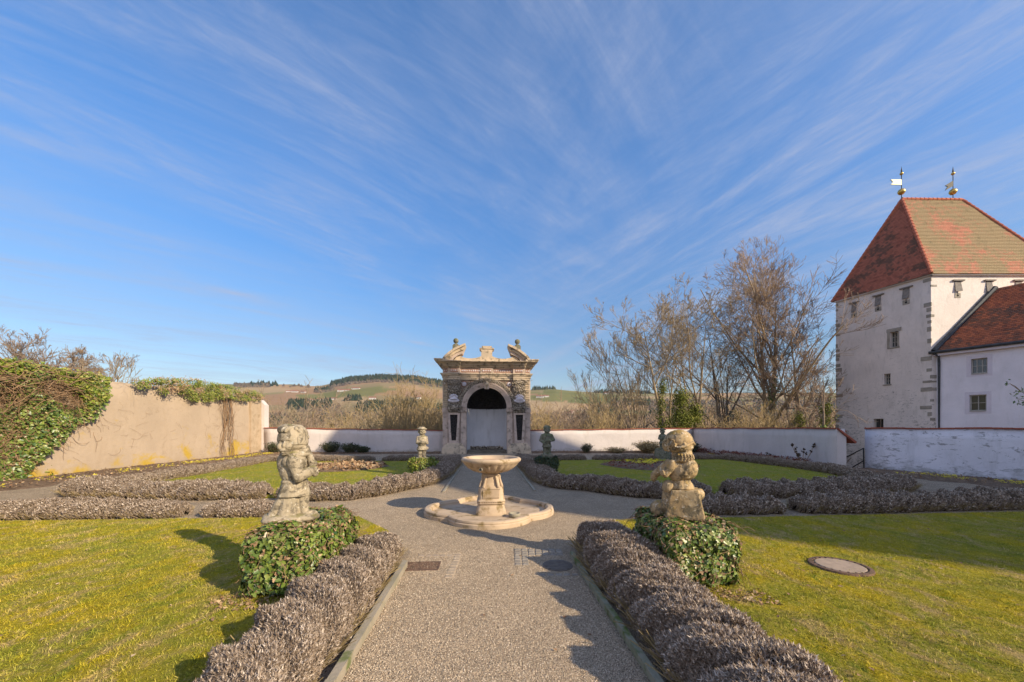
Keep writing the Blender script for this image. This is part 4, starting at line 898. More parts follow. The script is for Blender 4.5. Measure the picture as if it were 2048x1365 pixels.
# ------------------------------------------------------------ fountain
FC = Vector((-.40, 7.15)); BC = Vector((-.43, 7.28))
ft = empty('fountain', (FC.x, FC.y, 0), AROT, 'round gadrooned stone fountain bowl on a carved pedestal in a lobed basin', 'fountain')
def fountain():
    fs = MAT['fountain'] = simple('fountain_stone', (.50, .38, .26), (.40, .30, .205), 3, .85, .5, 45, .008, (.22, .155, .07), 5, (.52, .68))
    red = simple('fountain_rust', (.42, .22, .12), (.32, .17, .10), 5, .8, .4, 40, .006)
    # bowl
    seg = 120; prof = [(.10, .78, 0), (.2, .79, .2), (.33, .825, .8), (.43, .885, 1), (.495, .945, .7), (.52, .975, .15), (.53, .98, 0), (.535, .99, 0), (.555, 1.005, 0), (.568, 1.03, 0), (.565, 1.055, 0), (.545, 1.075, 0), (.51, 1.082, 0), (.478, 1.07, 0), (.465, 1.045, 0), (.44, 1.01, 0), (.36, .975, 0), (.2, .955, 0), (0, .95, 0)]
    V = []; 
    for i in range(seg):
        a = 2 * math.pi * i / seg
        for r, z, g_ in prof:
            k = 1 + .085 * g_ * (abs(math.sin(a * 12)) ** .5 - .7) + .006 * math.sin(a * 5 + z * 20); V.append((r * k * math.cos(a), r * k * math.sin(a), z))
    n = len(prof); q = [(i * n + j, ((i + 1) % seg) * n + j, ((i + 1) % seg) * n + j + 1, i * n + j + 1) for i in range(seg) for j in range(n - 1)]
    bowl = link('bowl', fast(V, q, [4] * len(q), [1 if (k % (n - 1)) >= 15 else 0 for k in range(len(q))]), [fs, red], ft, True)
    mb = MB(); a = math.radians(-113); c = (.535 * math.cos(a), .535 * math.sin(a))
    mb.tube([(c[0] * .8, c[1] * .8, .9), (c[0] * .93, c[1] * .93, .893)], [.032, .03], 14); mb.build('spout', MAT['quoin'], bowl, True)
    mb = MB(); mb.tube([(c[0] * .9, c[1] * .9, .895), (c[0] * .935, c[1] * .935, .892)], .019, 12); mb.build('spout_hole', MAT['dark'], bowl)
    MB().lathe([(.03, .95), (.03, .99), (0, .995)], 12, (-.02, -.05, 0)).build('nozzle', fs, bowl)
    # pedestal: square sections with chamfered corners
    secs = [(.0, .285), (.03, .29), (.17, .25), (.20, .235), (.225, .235), (.23, .255), (.245, .26), (.25, .245), (.27, .245), (.275, .262), (.29, .262), (.295, .235), (.32, .225), (.50, .222), (.53, .205), (.56, .17), (.62, .152), (.70, .143), (.745, .145), (.75, .165), (.77, .17), (.775, .15), (.80, .15)]
    V = []
    def cs(h): c_ = h * .80; return [(-c_, -h), (c_, -h), (h, -c_), (h, c_), (c_, h), (-c_, h), (-h, c_), (-h, -c_)]
    for z, h in secs: V += [(x, y, z) for x, y in cs(h)]
    q = [(i * 8 + k, i * 8 + (k + 1) % 8, (i + 1) * 8 + (k + 1) % 8, (i + 1) * 8 + k) for i in range(len(secs) - 1) for k in range(8)]
    pd = link('pedestal', fast(V, q, [4] * len(q)), fs, ft)
    mb = MB()
    for f in range(4):
        ca, sa = [(1, 0), (0, 1), (-1, 0), (0, -1)][f]; rot = lambda x, y: (x * ca - y * sa, x * sa + y * ca)
        def rb(x0, y0, z0, x1, y1, z1):
            P = [rot(x0, y0), rot(x1, y0), rot(x1, y1), rot(x0, y1)]; mb.hexa([(p[0], p[1], z0) for p in P], [(p[0], p[1], z1) for p in P])
        for i in range(10): rb(-.2 + i * .042, -.258, .252, -.175 + i * .042, -.24, .270)
        rb(-.15, -.236, .335, .15, -.215, .485)
        rb(-.15, -.243, .355, .15, -.23, .36); rb(-.165, -.232, .50, .165, -.2, .513)
        for s in (-1, 1): mb.v = mb.v; mb.tube([(*rot(s * .14, -.205), .53), (*rot(s * .12, -.185), .60), (*rot(s * .10, -.163), .68), (*rot(s * .085, -.158), .74)], [.03, .022, .018, .02], 8)
    mb.build('carving', fs, pd)
    # basin
    def lob(a): ph = ((a + math.pi / 4) % (math.pi / 2)) - math.pi / 4; c_, R_ = .47, .78; return c_ * math.cos(ph) + math.sqrt(R_ ** 2 - (c_ * math.sin(ph)) ** 2)
    mb = MB(); d = BC - FC; seg = 144
    prof = [(1.0, -.06), (1.0, .06), (.985, .075), (.99, .09), (.985, .115), (.965, .125), (.915, .126), (.90, .118), (.893, .10), (.88, .09), (.875, .045), (.85, .034), (.4, .03), (0, .03)]
    mb.lathe(prof, seg, (d.x, d.y, 0), 0, lob); mb.build('basin', fs, ft, False)
    MB().lathe([(.0, .034), (.09, .036), (.105, .06), (.11, .10), (.10, .112), (.085, .105), (.075, .08), (0, .07)], 28, (.42, -.42, 0)).build('small_dish', MAT['kerb'], ft, True)
fountain()

# ------------------------------------------------------------ stone figures
def sculpt(prims, voxel=.007, dents=(), smooth=1, rough=.0025):
    mb = MB()
    for p in prims:
        k = p[0]
        if k == 'e':
            c, r = p[1], p[2]; rot = p[3] if len(p) > 3 else (0, 0, 0); M = Matrix.Translation(c) @ Matrix.Rotation(R(rot[2]), 4, 'Z') @ Matrix.Rotation(R(rot[1]), 4, 'Y') @ Matrix.Rotation(R(rot[0]), 4, 'X')
            t = MB(); n = 10; t.lathe([(max(1e-4, math.sin(math.pi * i / n)), -math.cos(math.pi * i / n)) for i in range(n + 1)], 18)
            mb.add([M @ Vector((v[0] * r[0], v[1] * r[1], v[2] * r[2])) for v in t.v], t.f)
        elif k == 'c':
            a, b, r0, r1 = Vector(p[1]), Vector(p[2]), p[3], p[4]; d = (b - a); L = d.length; q = d.to_track_quat('Z', 'Y'); prof = []
            for i in range(5): t_ = math.pi / 2 * (1 - i / 4); prof.append((max(1e-4, r0 * math.cos(t_)), -r0 * math.sin(t_)))
            for i in range(5): t_ = math.pi / 2 * i / 4; prof.append((max(1e-4, r1 * math.cos(t_)), L + r1 * math.sin(t_)))
            t = MB(); t.lathe(prof, 16); mb.add([a + q @ Vector(v) for v in t.v], t.f)
        elif k == 'l':                           # ellipse-section lathe: centre, profile [(r,z)], y squash
            t = MB(); t.lathe([(1e-4, p[2][0][1])] + list(p[2]) + [(1e-4, p[2][-1][1])], 32, rad=p[4] if len(p) > 4 else None); c = p[1]; mb.add([(c[0] + v[0], c[1] + v[1] * p[3], c[2] + v[2]) for v in t.v], t.f)
        elif k == 't':
            mb.tube(p[1], p[2], 10)
        elif k == 'h': mb.hexa(p[1], p[2])
    o = mb.build('tmp'); m = o.modifiers.new('r', 'REMESH'); m.mode = 'VOXEL'; m.voxel_size = voxel
    s_ = o.modifiers.new('s', 'SMOOTH'); s_.factor = .6; s_.iterations = smooth
    me = bpy.data.meshes.new_from_object(o.evaluated_get(bpy.context.evaluated_depsgraph_get())); bpy.data.objects.remove(o)
    n = len(me.vertices); co = np.empty(n * 3, np.float32); me.vertices.foreach_get('co', co); co = co.reshape(-1, 3); no = np.empty(n * 3, np.float32); me.vertices.foreach_get('normal', no); no = no.reshape(-1, 3)
    off = np.array([noise.noise(Vector(v) * 14) * rough + noise.noise(Vector(v) * 38) * rough * .6 for v in co.tolist()])
    for c, r, d in dents:
        q = np.linalg.norm((co - np.array(c)) / np.array(r), axis=1); off -= d * np.clip(1 - q * q, 0, 1)
    co = co + no * off[:, None]; me.vertices.foreach_set('co', co.ravel()); me.update(); return me
def curls(c, r, n, size, seed, box=None):
    rr = random.Random(seed); out = []
    while len(out) < n:
        d = Vector([rr.gauss(0, 1) for _ in range(3)]).normalized()
        if box and not box(d): continue
        out.append(('e', (c[0] + d.x * r[0], c[1] + d.y * r[1], c[2] + d.z * r[2]), [size * rr.uniform(.7, 1.3)] * 3))
    return out
def ground_statue(me, base_prims, name, loc, rz, mat, label, cat='statue', group='stone dwarf figures on plinths'):
    root = empty(name, loc, rz, label, cat, group); f_ = link('figure', me, mat, root, True)
    if loc[1] < 6: f_.scale = (.86, .92, 1)
    link('base', sculpt(base_prims, .009, rough=.004), mat, root, True).scale = (.9, .95, 1) if loc[1] < 6 else (1, 1, 1); return root
# nearest left figure: big capped head turned to the viewer, arms drawn up to the right
P1 = [('l', (.0, 0, 0), [(.185, .245), (.19, .255), (.165, .33), (.145, .385), (.15, .39), (.15, .41), (.135, .42), (.13, .46)], .80, lambda a: 1 + .03 * math.sin(a * 9)),
      ('c', (-.065, .02, .0), (-.035, .0, .28), .165, .115), ('c', (-.24, 0, .03), (-.11, 0, .22), .06, .08), ('c', (.10, -.03, .28), (.095, -.04, .14), .078, .062), ('c', (.095, -.04, .14), (.12, -.04, .05), .06, .055), ('e', (.17, -.07, .045), (.095, .052, .04)),
      ('e', (-.02, .0, .53), (.15, .125, .17)), ('e', (-.11, .03, .60), (.085, .10, .13)), ('e', (-.0, -.06, .62), (.14, .1, .1)),
      ('c', (-.01, -.12, .62), (.045, -.15, .475), .082, .068), ('c', (.045, -.15, .465), (.205, -.13, .53), .066, .05), ('e', (.225, -.115, .50), (.045, .045, .05)), ('e', (.21, -.03, .59), (.05, .05, .04)),
      ('c', (.20, -.03, .58), (.155, .0, .715), .045, .04), ('c', (.12, .05, .6), (.2, .0, .56), .06, .045),
      ('e', (.02, -.01, .70), (.165, .135, .05)), ('e', (.10, -.02, .745), (.08, .1, .075)),
      ('e', (-.02, .0, .862), (.172, .155, .158)), ('e', (.02, -.02, .84), (.14, .14, .12)), ('e', (-.065, 0, .965), (.125, .125, .068)), ('e', (.08, -.01, .92), (.075, .11, .085)), ('c', (.05, .0, .94), (.14, .0, .885), .085, .03),
      ('e', (-.095, -.06, .765), (.085, .085, .058)), ('e', (-.115, -.130, .802), (.020, .026, .026)), ('c', (-.10, -.126, .85), (-.115, -.140, .806), .010, .014), ('e', (-.065, -.132, .79), (.042, .03, .038)), ('e', (-.158, -.098, .79), (.032, .034, .036)),
      ('e', (-.115, -.138, .748), (.040, .022, .011)), ('e', (-.11, -.130, .728), (.034, .026, .013)), ('c', (-.142, -.094, .866), (-.09, -.130, .871), .010, .012), ('c', (-.08, -.134, .871), (-.03, -.144, .866), .012, .010), ('e', (-.105, -.11, .712), (.04, .035, .02))]
for i in range(4): P1.append(('c', (.235, -.15 + i * .026, .535 - i * .004), (.262, -.145 + i * .024, .50 - i * .008), .013, .011)); P1.append(('c', (.19, -.075 + i * .022, .615), (.235, -.07 + i * .02, .60), .012, .011))
P1 += [('c', (.19, -.16, .50), (.235, -.165, .535), .015, .012)] + curls((-.03, -.01, .90), (.162, .145, .115), 55, .017, 3, lambda d: d.z > .45)
D1 = [((-.062, -.145, .840), (.034, .04, .018), .012), ((-.142, -.10, .838), (.026, .04, .018), .011), ((-.115, -.165, .738), (.04, .04, .007), .010), ((.06, -.13, .80), (.16, .12, .012), .008), ((.0, -.12, .425), (.2, .12, .006), .007), ((-.01, -.16, .33), (.006, .1, .1), .006), ((.1, -.16, .33), (.006, .1, .1), .006)]
LX, LY = -2.17, 4.12
ground_statue(sculpt(P1, .0055, D1), [('e', (-.05, 0, .0), (.30, .2, .075)), ('e', (.12, -.06, .01), (.16, .13, .05)), ('e', (-.2, .05, .02), (.14, .12, .06))], 'dwarf_statue', (LX - .22, LY, .655), R(30), MAT['statue'],
              'weathered dwarf statue with big head looking back, on the near left ivy plinth')
# nearest right figure: seen from behind, round cap, curly collar, horn under the arm
k = .000789
def W(x, y, d=0): return ((x - 560) * k, d, (1330 - y) * k)
P2 = [('e', W(560, 690), (.178, .15, .118)), ('e', W(640, 650, -.02), (.12, .13, .12)), ('e', W(470, 620), (.10, .12, .09)), ('e', W(500, 770, -.01), (.12, .11, .07)),
      ('l', (W(545, 0)[0], 0, 0), [(.145, W(0, 945)[2]), (.15, W(0, 925)[2]), (.125, W(0, 870)[2]), (.10, W(0, 820)[2]), (.1, W(0, 790)[2])], .9, lambda a: 1 + .04 * math.sin(a * 10)),
      ('e', W(340, 930, -.05), (.080, .075, .085)), ('c', W(340, 930, -.05), W(330, 1010, -.05), .06, .055),
      ('c', W(330, 600, -.05), W(130, 760, -.03), .058, .045), ('e', W(112, 790, -.03), (.045, .045, .062)), ('c', W(400, 600, -.1), W(300, 730, -.11), .06, .048), ('e', W(270, 720, -.11), (.05, .04, .04)),
      ('l', (W(555, 0)[0], 0, 0), [(.125, W(0, 560)[2]), (.132, W(0, 520)[2]), (.12, W(0, 440)[2]), (.115, W(0, 400)[2])], .92),
      ('e', W(500, 265), (.178, .160, .130)), ('e', W(560, 330), (.135, .15, .095)), ('e', W(480, 380, -.01), (.10, .12, .055)), ('e', W(310, 320, -.03), (.055, .08, .075)), ('e', W(285, 290, -.08), (.03, .03, .03)), ('c', W(300, 370, -.08), W(345, 400, -.08), .018, .016),
      ('t', [Vector(W(x, y, d)) for x, y, d in ((430, 345, -.165), (520, 350, -.168), (620, 325, -.15), (700, 285, -.09))], [.012, .016, .016, .012])]
for i in range(9):
    a = -2.9 + i * .3; cx, cy = W(555, 0)[0] + .128 * math.cos(a), .118 * math.sin(a)
    P2.append(('t', [(cx + .0, cy, .695), (cx * 1.0 + .012, cy * 1.12, .675), (cx + .018, cy * 1.15, .65), (cx + .005, cy * 1.12, .625), (cx - .012, cy * 1.06, .615)], [.010, .013, .013, .012, .008]))
P2.append(('t', [Vector(W(385, 240, -.165)), Vector(W(430, 255, -.178)), Vector(W(445, 300, -.178)), Vector(W(425, 340, -.168))], [.008, .013, .014, .009]))
for i in range(4): P2.append(('c', W(235 + i * 6, 700 + i * 14, -.15), W(262 + i * 6, 690 + i * 14, -.16), .012, .012))
P2 += curls(W(520, 300), (.172, .158, .11), 16, .016, 9, lambda d: d.y < -.2 and d.z < .4)
B2 = [('h', [W(300, 1345, -.17), W(880, 1345, -.19), W(880, 1345, .19), W(300, 1345, .19)], [W(400, 955, -.15), W(780, 940, -.15), W(780, 940, .14), W(400, 955, .14)]), ('e', W(800, 1010), (.06, .14, .06)), ('e', W(240, 1260, .03), (.14, .12, .1)), ('c', W(340, 1200, -.06), W(330, 1020, -.05), .085, .055)]
RX, RY = 1.93, 4.24
ground_statue(sculpt(P2, .0055, [(W(330, 270, -.14), (.06, .06, .05), .03), (W(500, 575, -.1), (.2, .1, .006), .006)]), B2, 'dwarf_statue', (RX, RY, .655), R(-24), MAT['statue_gold'],
              'ochre dwarf statue seen from behind with round cap and curly collar, near right plinth')
# the three far figures
def far_dwarf(seed, hat, wide):
    P = [('c', (-.07, 0, .02), (-.06, 0, .32), .065, .085), ('c', (.07, 0, .02), (.06, 0, .32), .065, .085), ('e', (-.07, -.06, .03), (.06, .1, .04)), ('e', (.08, -.06, .03), (.06, .1, .04)), ('c', (0, .08, .0), (0, .06, .3), .1, .08),
         ('l', (0, 0, 0), [(.175, .27), (.18, .28), (.14, .40), (.13, .44), (.16, .55), (.17, .66), (.12, .75), (.07, .79)], .8), ('e', (0, -.05, .5), (.13, .1, .12))]
    if wide:
        P += [('c', (-.15, 0, .68), (-.225, -.01, .52), .07, .055), ('c', (-.225, -.01, .52), (-.14, -.12, .43), .052, .04), ('c', (.15, 0, .68), (.235, -.01, .53), .07, .055), ('c', (.235, -.01, .53), (.1, -.14, .50), .052, .04), ('e', (.08, -.15, .5), (.045, .04, .045)), ('e', (-.13, -.13, .42), (.045, .04, .045))]
    else:
        P += [('c', (-.13, 0, .68), (-.16, -.05, .52), .06, .05), ('c', (-.16, -.05, .52), (-.03, -.15, .52), .05, .04), ('c', (.13, 0, .68), (.16, -.05, .50), .06, .05), ('c', (.16, -.05, .50), (.04, -.15, .55), .048, .04), ('e', (0, -.15, .54), (.05, .045, .06)), ('e', (.16, -.02, .33), (.055, .06, .06))]
    P += [('e', (0, -.02, .88), (.115, .115, .125)), ('e', (0, -.135, .87), (.02, .03, .025)), ('e', (-.045, -.115, .845), (.03, .025, .025)), ('e', (.045, -.115, .845), (.03, .025, .025)), ('c', (-.06, -.12, .915), (.06, -.12, .915), .014, .014), ('e', (0, -.12, .81), (.05, .03, .03)), ('e', (-.12, 0, .87), (.02, .03, .035)), ('e', (.12, 0, .87), (.02, .03, .035))]
    P += [('l', (0, 0, 0), [(.125, .935), (.14, .95), (.13, .97), (.10, 1.01), (.06, 1.04)], 1)] if hat == 'cap' else [('l', (0, 0, 0), [(.14, .95), (.17, .965), (.165, .985), (.12, .995), (.11, 1.03), (.05, 1.05)], 1)]
    return sculpt(P, .012, [((-.045, -.125, .885), (.03, .04, .016), .012), ((.045, -.125, .885), (.03, .04, .016), .012)], 2, .006)
FB = [('h', [(-.2, -.17, -.3), (.2, -.17, -.3), (.2, .17, -.3), (-.2, .17, -.3)], [(-.19, -.16, .03), (.19, -.16, .03), (.19, .16, .03), (-.19, .16, .03)])]
BL = Vector((-3.0, 12.5)); BR = Vector((1.22, 13.1))
ground_statue(far_dwarf(1, 'brim', False), FB, 'dwarf_statue', (BL.x, BL.y, .62), R(18), MAT['statue'], 'slim pale dwarf statue on the flared ivy bush left of the fountain bowl')
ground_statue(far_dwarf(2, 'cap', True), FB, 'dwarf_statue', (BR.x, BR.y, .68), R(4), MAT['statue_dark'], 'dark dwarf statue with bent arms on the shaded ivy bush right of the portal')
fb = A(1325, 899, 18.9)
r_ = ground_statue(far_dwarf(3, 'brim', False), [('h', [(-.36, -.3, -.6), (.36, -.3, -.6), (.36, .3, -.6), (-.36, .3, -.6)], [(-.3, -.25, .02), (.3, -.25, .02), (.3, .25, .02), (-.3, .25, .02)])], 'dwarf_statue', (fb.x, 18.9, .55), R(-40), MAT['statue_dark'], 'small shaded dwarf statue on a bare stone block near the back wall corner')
# plinths under the ivy
for (x, y, hx_, hy_, h, s) in ((LX - .03, LY - .02, .30, .50, .62, 'left'), (RX, RY + .03, .30, .42, .62, 'right')): pass
# ------------------------------------------------------------ ivy
def box_points(n, hx, hy, h, wob=.05, seed=0):
    """points and outward normals on a rounded, lumpy box standing on the ground"""
    u = rng.uniform(-1, 1, (n * 3, 3)); ar = np.array([hy * h, hx * h, hx * hy * 2]); ar = ar / ar.sum()
    f = rng.choice(3, n * 3, p=ar); sg = np.sign(rng.uniform(-1, 1, n * 3)); P = u.copy(); P[np.arange(n * 3), f] = sg; P[f == 2, 2] = 1
    q = P / (np.sum(np.abs(P) ** 7, axis=1, keepdims=True) ** (1 / 7)); N = np.sign(q) * np.abs(q) ** 6; P = q * np.array([hx, hy, h / 2]); P[:, 2] += h / 2; N = N / np.array([hx, hy, h / 2])
    N /= np.linalg.norm(N, axis=1, keepdims=True); k = N[:, 2] > -.5; P, N = P[k][:n], N[k][:n]
    w_ = np.array([noise.noise(Vector(p) * 5 + Vector((seed, 0, 0))) for p in P.tolist()]); return P + N * (w_ * wob)[:, None], N
def ivy_block(loc, rz, hx, hy, h, label, seed):
    root = empty('ivy_plinth', (loc[0], loc[1], 0), rz, label, 'ivy', 'ivy covered statue plinths')
    mb = MB(); mb.box(-hx + .17, -hy + .17, -.05, hx - .17, hy - .17, h - .06); mb.build('plinth', MAT['quoin'], root)
    P, N = box_points(9000, hx - .08, hy - .08, h - .05, .05, seed)
    core = MB(); # twiggy dark body
    n = 13500; P, N = box_points(n, hx, hy, h, .07, seed); N2 = N + rng.normal(0, .38, N.shape); N2[:, 2] += .25
    P = P - N * rng.uniform(0, .07, (n, 1))
    link('leaves', scatter(P, N2, rng.uniform(.020, .052, n), IVY_V, IVY_F), MAT['ivy'], root)
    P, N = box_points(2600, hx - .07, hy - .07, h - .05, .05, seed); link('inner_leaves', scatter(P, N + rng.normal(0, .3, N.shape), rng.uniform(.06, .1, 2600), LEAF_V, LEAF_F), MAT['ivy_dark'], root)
    P, N = box_points(420, hx, hy, h, .05, seed); d = rng.normal(0, 1, P.shape); d[:, 2] = -abs(d[:, 2]); t = np.linspace(0, 1, 5)[None, :, None]; pl = P[:, None, :] + d[:, None, :] * t * .09 + N[:, None, :] * .02 + rng.normal(0, .008, (420, 5, 3))
    link('stems', tube_mesh([(pl, np.full((420, 5), .003), 3)]), MAT['vine'], root)
    P, N = box_points(700, hx + .0, hy + .0, h + .0, .07, seed); link('dead_leaves', scatter(P, N + rng.normal(0, .5, N.shape), rng.uniform(.02, .04, 700), IVY_V, IVY_F), MAT['dry_leaf'], root)
    return root
ivy_block((LX - .09, LY - .02), AROT, .38, .60, .655, 'big squared ivy mass under the left foreground statue', 11)
ivy_block((RX, RY + .02), AROT, .40, .52, .655, 'big squared ivy mass under the right foreground statue', 23)
def ivy_pot(loc, rt, rb, h, mat, label, seed):
    root = empty('ivy_plinth', (loc[0], loc[1], 0), 0, label, 'ivy', 'ivy covered statue plinths')
    MB().box(-.2, -.17, 0, .2, .17, h - .03).build('plinth', MAT['statue_dark'], root)
    n = 2600; z = rng.uniform(0, 1, n); top = rng.uniform(0, 1, n) < .25; a = rng.uniform(0, 2 * np.pi, n)
    r = rb + (rt - rb) * np.minimum(1, z * 1.25) ** .8; r = r * (1 - .25 * np.clip((z - .8) / .2, 0, 1)); z = z * h
    r[top] = rt * .8 * np.sqrt(rng.uniform(0, 1, top.sum())); z[top] = h
    P = np.stack([r * np.cos(a), r * np.sin(a), z], -1); N = np.stack([np.cos(a), np.sin(a), np.full(n, .15)], -1); N[top] = (0, 0, 1)
    w_ = np.array([noise.noise(Vector(p) * 5 + Vector((seed, 0, 0))) for p in P.tolist()]); P = P + N * (w_ * .09)[:, None] - N * rng.uniform(0, .08, (n, 1)); N = N + rng.normal(0, .45, N.shape)
    link('leaves', scatter(P, N, rng.uniform(.045, .085, n), LEAF_V, LEAF_F), mat, root); return root
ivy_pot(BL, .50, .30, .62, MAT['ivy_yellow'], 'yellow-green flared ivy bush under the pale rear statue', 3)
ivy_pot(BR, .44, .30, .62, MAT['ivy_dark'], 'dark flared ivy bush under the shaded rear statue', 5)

def in_poly(pts, px, py):
    ins = np.zeros(len(px), bool); n = len(pts)
    for i in range(n):
        x0, y0 = pts[i]; x1, y1 = pts[(i + 1) % n]
        c = ((y0 > py) != (y1 > py)) & (px < (x1 - x0) * (py - y0) / (y1 - y0 + 1e-12) + x0); ins ^= c
    return ins
LWd = (LW1 - LW0).normalized(); LWn = Vector((LWd.y, -LWd.x))
def wallpt(px, py):
    t, Y = hit(LW0, LW1, px); return (t, hz(Y, py))
def wall_ivy(name, poly, n, sz, thick, mat, label, dens_scale=1.2, dens_cut=-.2, root=None, part='leaves', dead=0):
    root = root or empty(name, (0, 0, 0), 0, label, 'ivy')
    pts = [p if len(p) == 3 and False else p for p in poly]; a = np.array(pts); lo, hi = a.min(0), a.max(0)
    T = rng.uniform(lo[0], hi[0], n * 5); Z = rng.uniform(lo[1], hi[1], n * 5); jt = rng.normal(0, .07, n * 5)
    k = in_poly(pts, T + jt, Z + jt * .7); T, Z = T[k], Z[k]
    d = np.array([noise.noise(Vector((t * dens_scale, z * dens_scale * 1.4, 3.3))) for t, z in zip(T, Z)]); k = d + rng.uniform(-.1, .1, len(d)) > dens_cut; T, Z, d = T[k][:n], Z[k][:n], d[k][:n]
    D = .04 + thick * (.45 + .9 * np.clip(d + .25, 0, 1)) * rng.uniform(.4, 1, len(T)) * (.55 + .45 * np.clip(Z / 3.2, 0, 1.3))
    P = np.stack([LW0.x + LWd.x * T + LWn.x * D, LW0.y + LWd.y * T + LWn.y * D, Z], -1)
    N = np.tile([[LWn.x, LWn.y - .25, .45]], (len(T), 1)) + rng.normal(0, .42, (len(T), 3))
    link(part, scatter(P, N, rng.uniform(sz * .65, sz * 1.25, len(T)), LEAF_V if sz < .07 else IVY_V, LEAF_F if sz < .07 else IVY_F), mat, root); return root, P
ivp = [wallpt(*p) for p in ((206, 762), (204, 792), (192, 815), (178, 838), (152, 858), (112, 888), (72, 915), (50, 937), (38, 966))]
full = ivp + [(9.0, .02), (1, .02), (1, 3.85), (9.5, 3.75), (12.0, 3.7), (14.4, 3.62)]
IV, P_ = wall_ivy('wall_ivy', full, 30000, .085, .34, MAT['ivy'], 'thick mass of green ivy and bare stems covering the left end of the sand-coloured wall', .9, -.30)
low = [wallpt(*p) for p in ((150, 800), (110, 880), (60, 915), (30, 940), (0, 950))] + [(4, .4), (4, 2.2)]
up = [wallpt(*p) for p in ((206, 758), (204, 795), (170, 830), (150, 790), (110, 760))] + [(9, 3.35), (5, 3.4), (5, 3.9), (9.5, 3.85), (12, 3.75)]
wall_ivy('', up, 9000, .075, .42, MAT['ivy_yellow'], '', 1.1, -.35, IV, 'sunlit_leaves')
wall_ivy('', full, 3000, .06, .36, MAT['dry_leaf'], '', .9, .05, IV, 'dead_leaves')
def wall_stems(n, tr, zr, ln, rad, horiz, mat, root, part, seed, dep=.2, m=9, poly=None):
    r = np.random.default_rng(seed); T = r.uniform(*tr, n); Z = r.uniform(*zr, n)
    if poly is not None: k_ = in_poly(poly, T, Z) & in_poly(poly, T + ln * .6, Z) & in_poly(poly, T, Z - ln * .5); T, Z = T[k_], Z[k_]; n = len(T)
    ang = r.normal(0, .5, n) + (np.pi * (r.uniform(0, 1, n) > .5) if horiz else -np.pi / 2)
    s = np.linspace(0, 1, m)[None, :]; L = r.uniform(.4, 1, n)[:, None] * ln; a = ang[:, None] + np.cumsum(r.normal(0, .28, (n, m)), 1)
    dT = np.cumsum(np.cos(a) * L / m, 1); dZ = np.cumsum(np.sin(a) * L / m, 1); t = T[:, None] + dT; z = np.clip(Z[:, None] + dZ, .05, 3.6); D = dep * r.uniform(.1, 1, (n, 1)) + .04 * np.sin(s * 7 + T[:, None]) + .02
    P = np.stack([LW0.x + LWd.x * t + LWn.x * D, LW0.y + LWd.y * t + LWn.y * D, z], -1)
    return link(part, tube_mesh([(P, rad * r.uniform(.4, 1, (n, 1)) * (1 - .5 * s), 4)]), mat, root)
wall_stems(3000, (6, 16.4), (.3, 3.7), .8, .014, True, MAT['vine'], IV, 'woody_stems', 12, .22, 9, full)
wall_stems(1400, (6, 16.4), (.3, 3.7), .6, .012, False, MAT['vine'], IV, 'woody_stems', 13, .25, 9, full)
wall_stems(420, (8, 15.6), (2.6, 3.5), 1.5, .016, True, MAT['vine'], IV, 'stems', 1, .85)
wall_stems(200, (10.5, 15.6), (1.4, 2.9), 1.0, .010, True, MAT['vine'], IV, 'stems', 2, .4)
wall_stems(120, (10, 13.6), (.2, 1.2), .9, .010, True, MAT['vine'], IV, 'stems', 3, .3)
wall_stems(20, (14.2, 17), (1.0, 2.6), .9, .008, False, MAT['vine'], IV, 'runners', 4, .04)
gar = [wallpt(*p) for p in ((254, 764), (262, 776), (300, 778), (322, 790), (350, 786), (372, 800), (398, 806), (420, 800), (450, 796), (480, 802), (515, 800), (518, 792), (480, 780), (440, 772), (380, 760), (330, 758), (290, 758))]
GA, P_ = wall_ivy('wall_ivy', gar, 9000, .062, .42, MAT['ivy_yellow'], 'garland of yellow-green ivy hanging over the far top of the sand-coloured wall', 2.2, -.3)
g2 = [(t, z + .06) for t, z in gar]; wall_ivy('', g2, 1500, .06, .5, MAT['dry_leaf'], '', 2, .02, GA, 'dead_leaves')
wall_stems(90, (17.5, 25.0), (3.3, 3.6), .8, .006, True, MAT['vine'], GA, 'stems', 5, .4)
VT = empty('dry_vine', (0, 0, 0), 0, 'tangled bare brown vine hanging down the sand-coloured wall to the ground', 'vine')
tv, Yv = hit(LW0, LW1, 452)
r = np.random.default_rng(5); n = 26; m = 26; s = np.linspace(0, 1, m)[None, :]
t = tv + r.normal(0, .38, (n, 1)) * (1 - .35 * np.sin(s * np.pi)) + .09 * np.sin(s * r.uniform(5, 14, (n, 1)) + r.uniform(0, 6, (n, 1))) + np.cumsum(r.normal(0, .022, (n, m)), 1)
z = 3.35 - s * r.choice([3.3, 3.2, 2.4, 1.5], (n, 1), p=[.4, .2, .2, .2]); D = .05 + .12 * r.uniform(0, 1, (n, 1)) + .03 * np.sin(s * 9 + t)
link('stems', tube_mesh([(np.stack([LW0.x + LWd.x * t + LWn.x * D, LW0.y + LWd.y * t + LWn.y * D, z], -1), np.broadcast_to(.014 * r.uniform(.35, 1, (n, 1)), (n, m)), 5)]), MAT['vine'], VT)
wall_stems(46, (tv - 1.5, tv + 1.3), (.6, 3.3), .8, .005, True, MAT['vine'], VT, 'twigs', 6, .08)
wall_stems(40, (14.5, 24), (.5, 2.8), 1.1, .004, True, MAT['vine'], VT, 'twigs', 8, .02, 12)

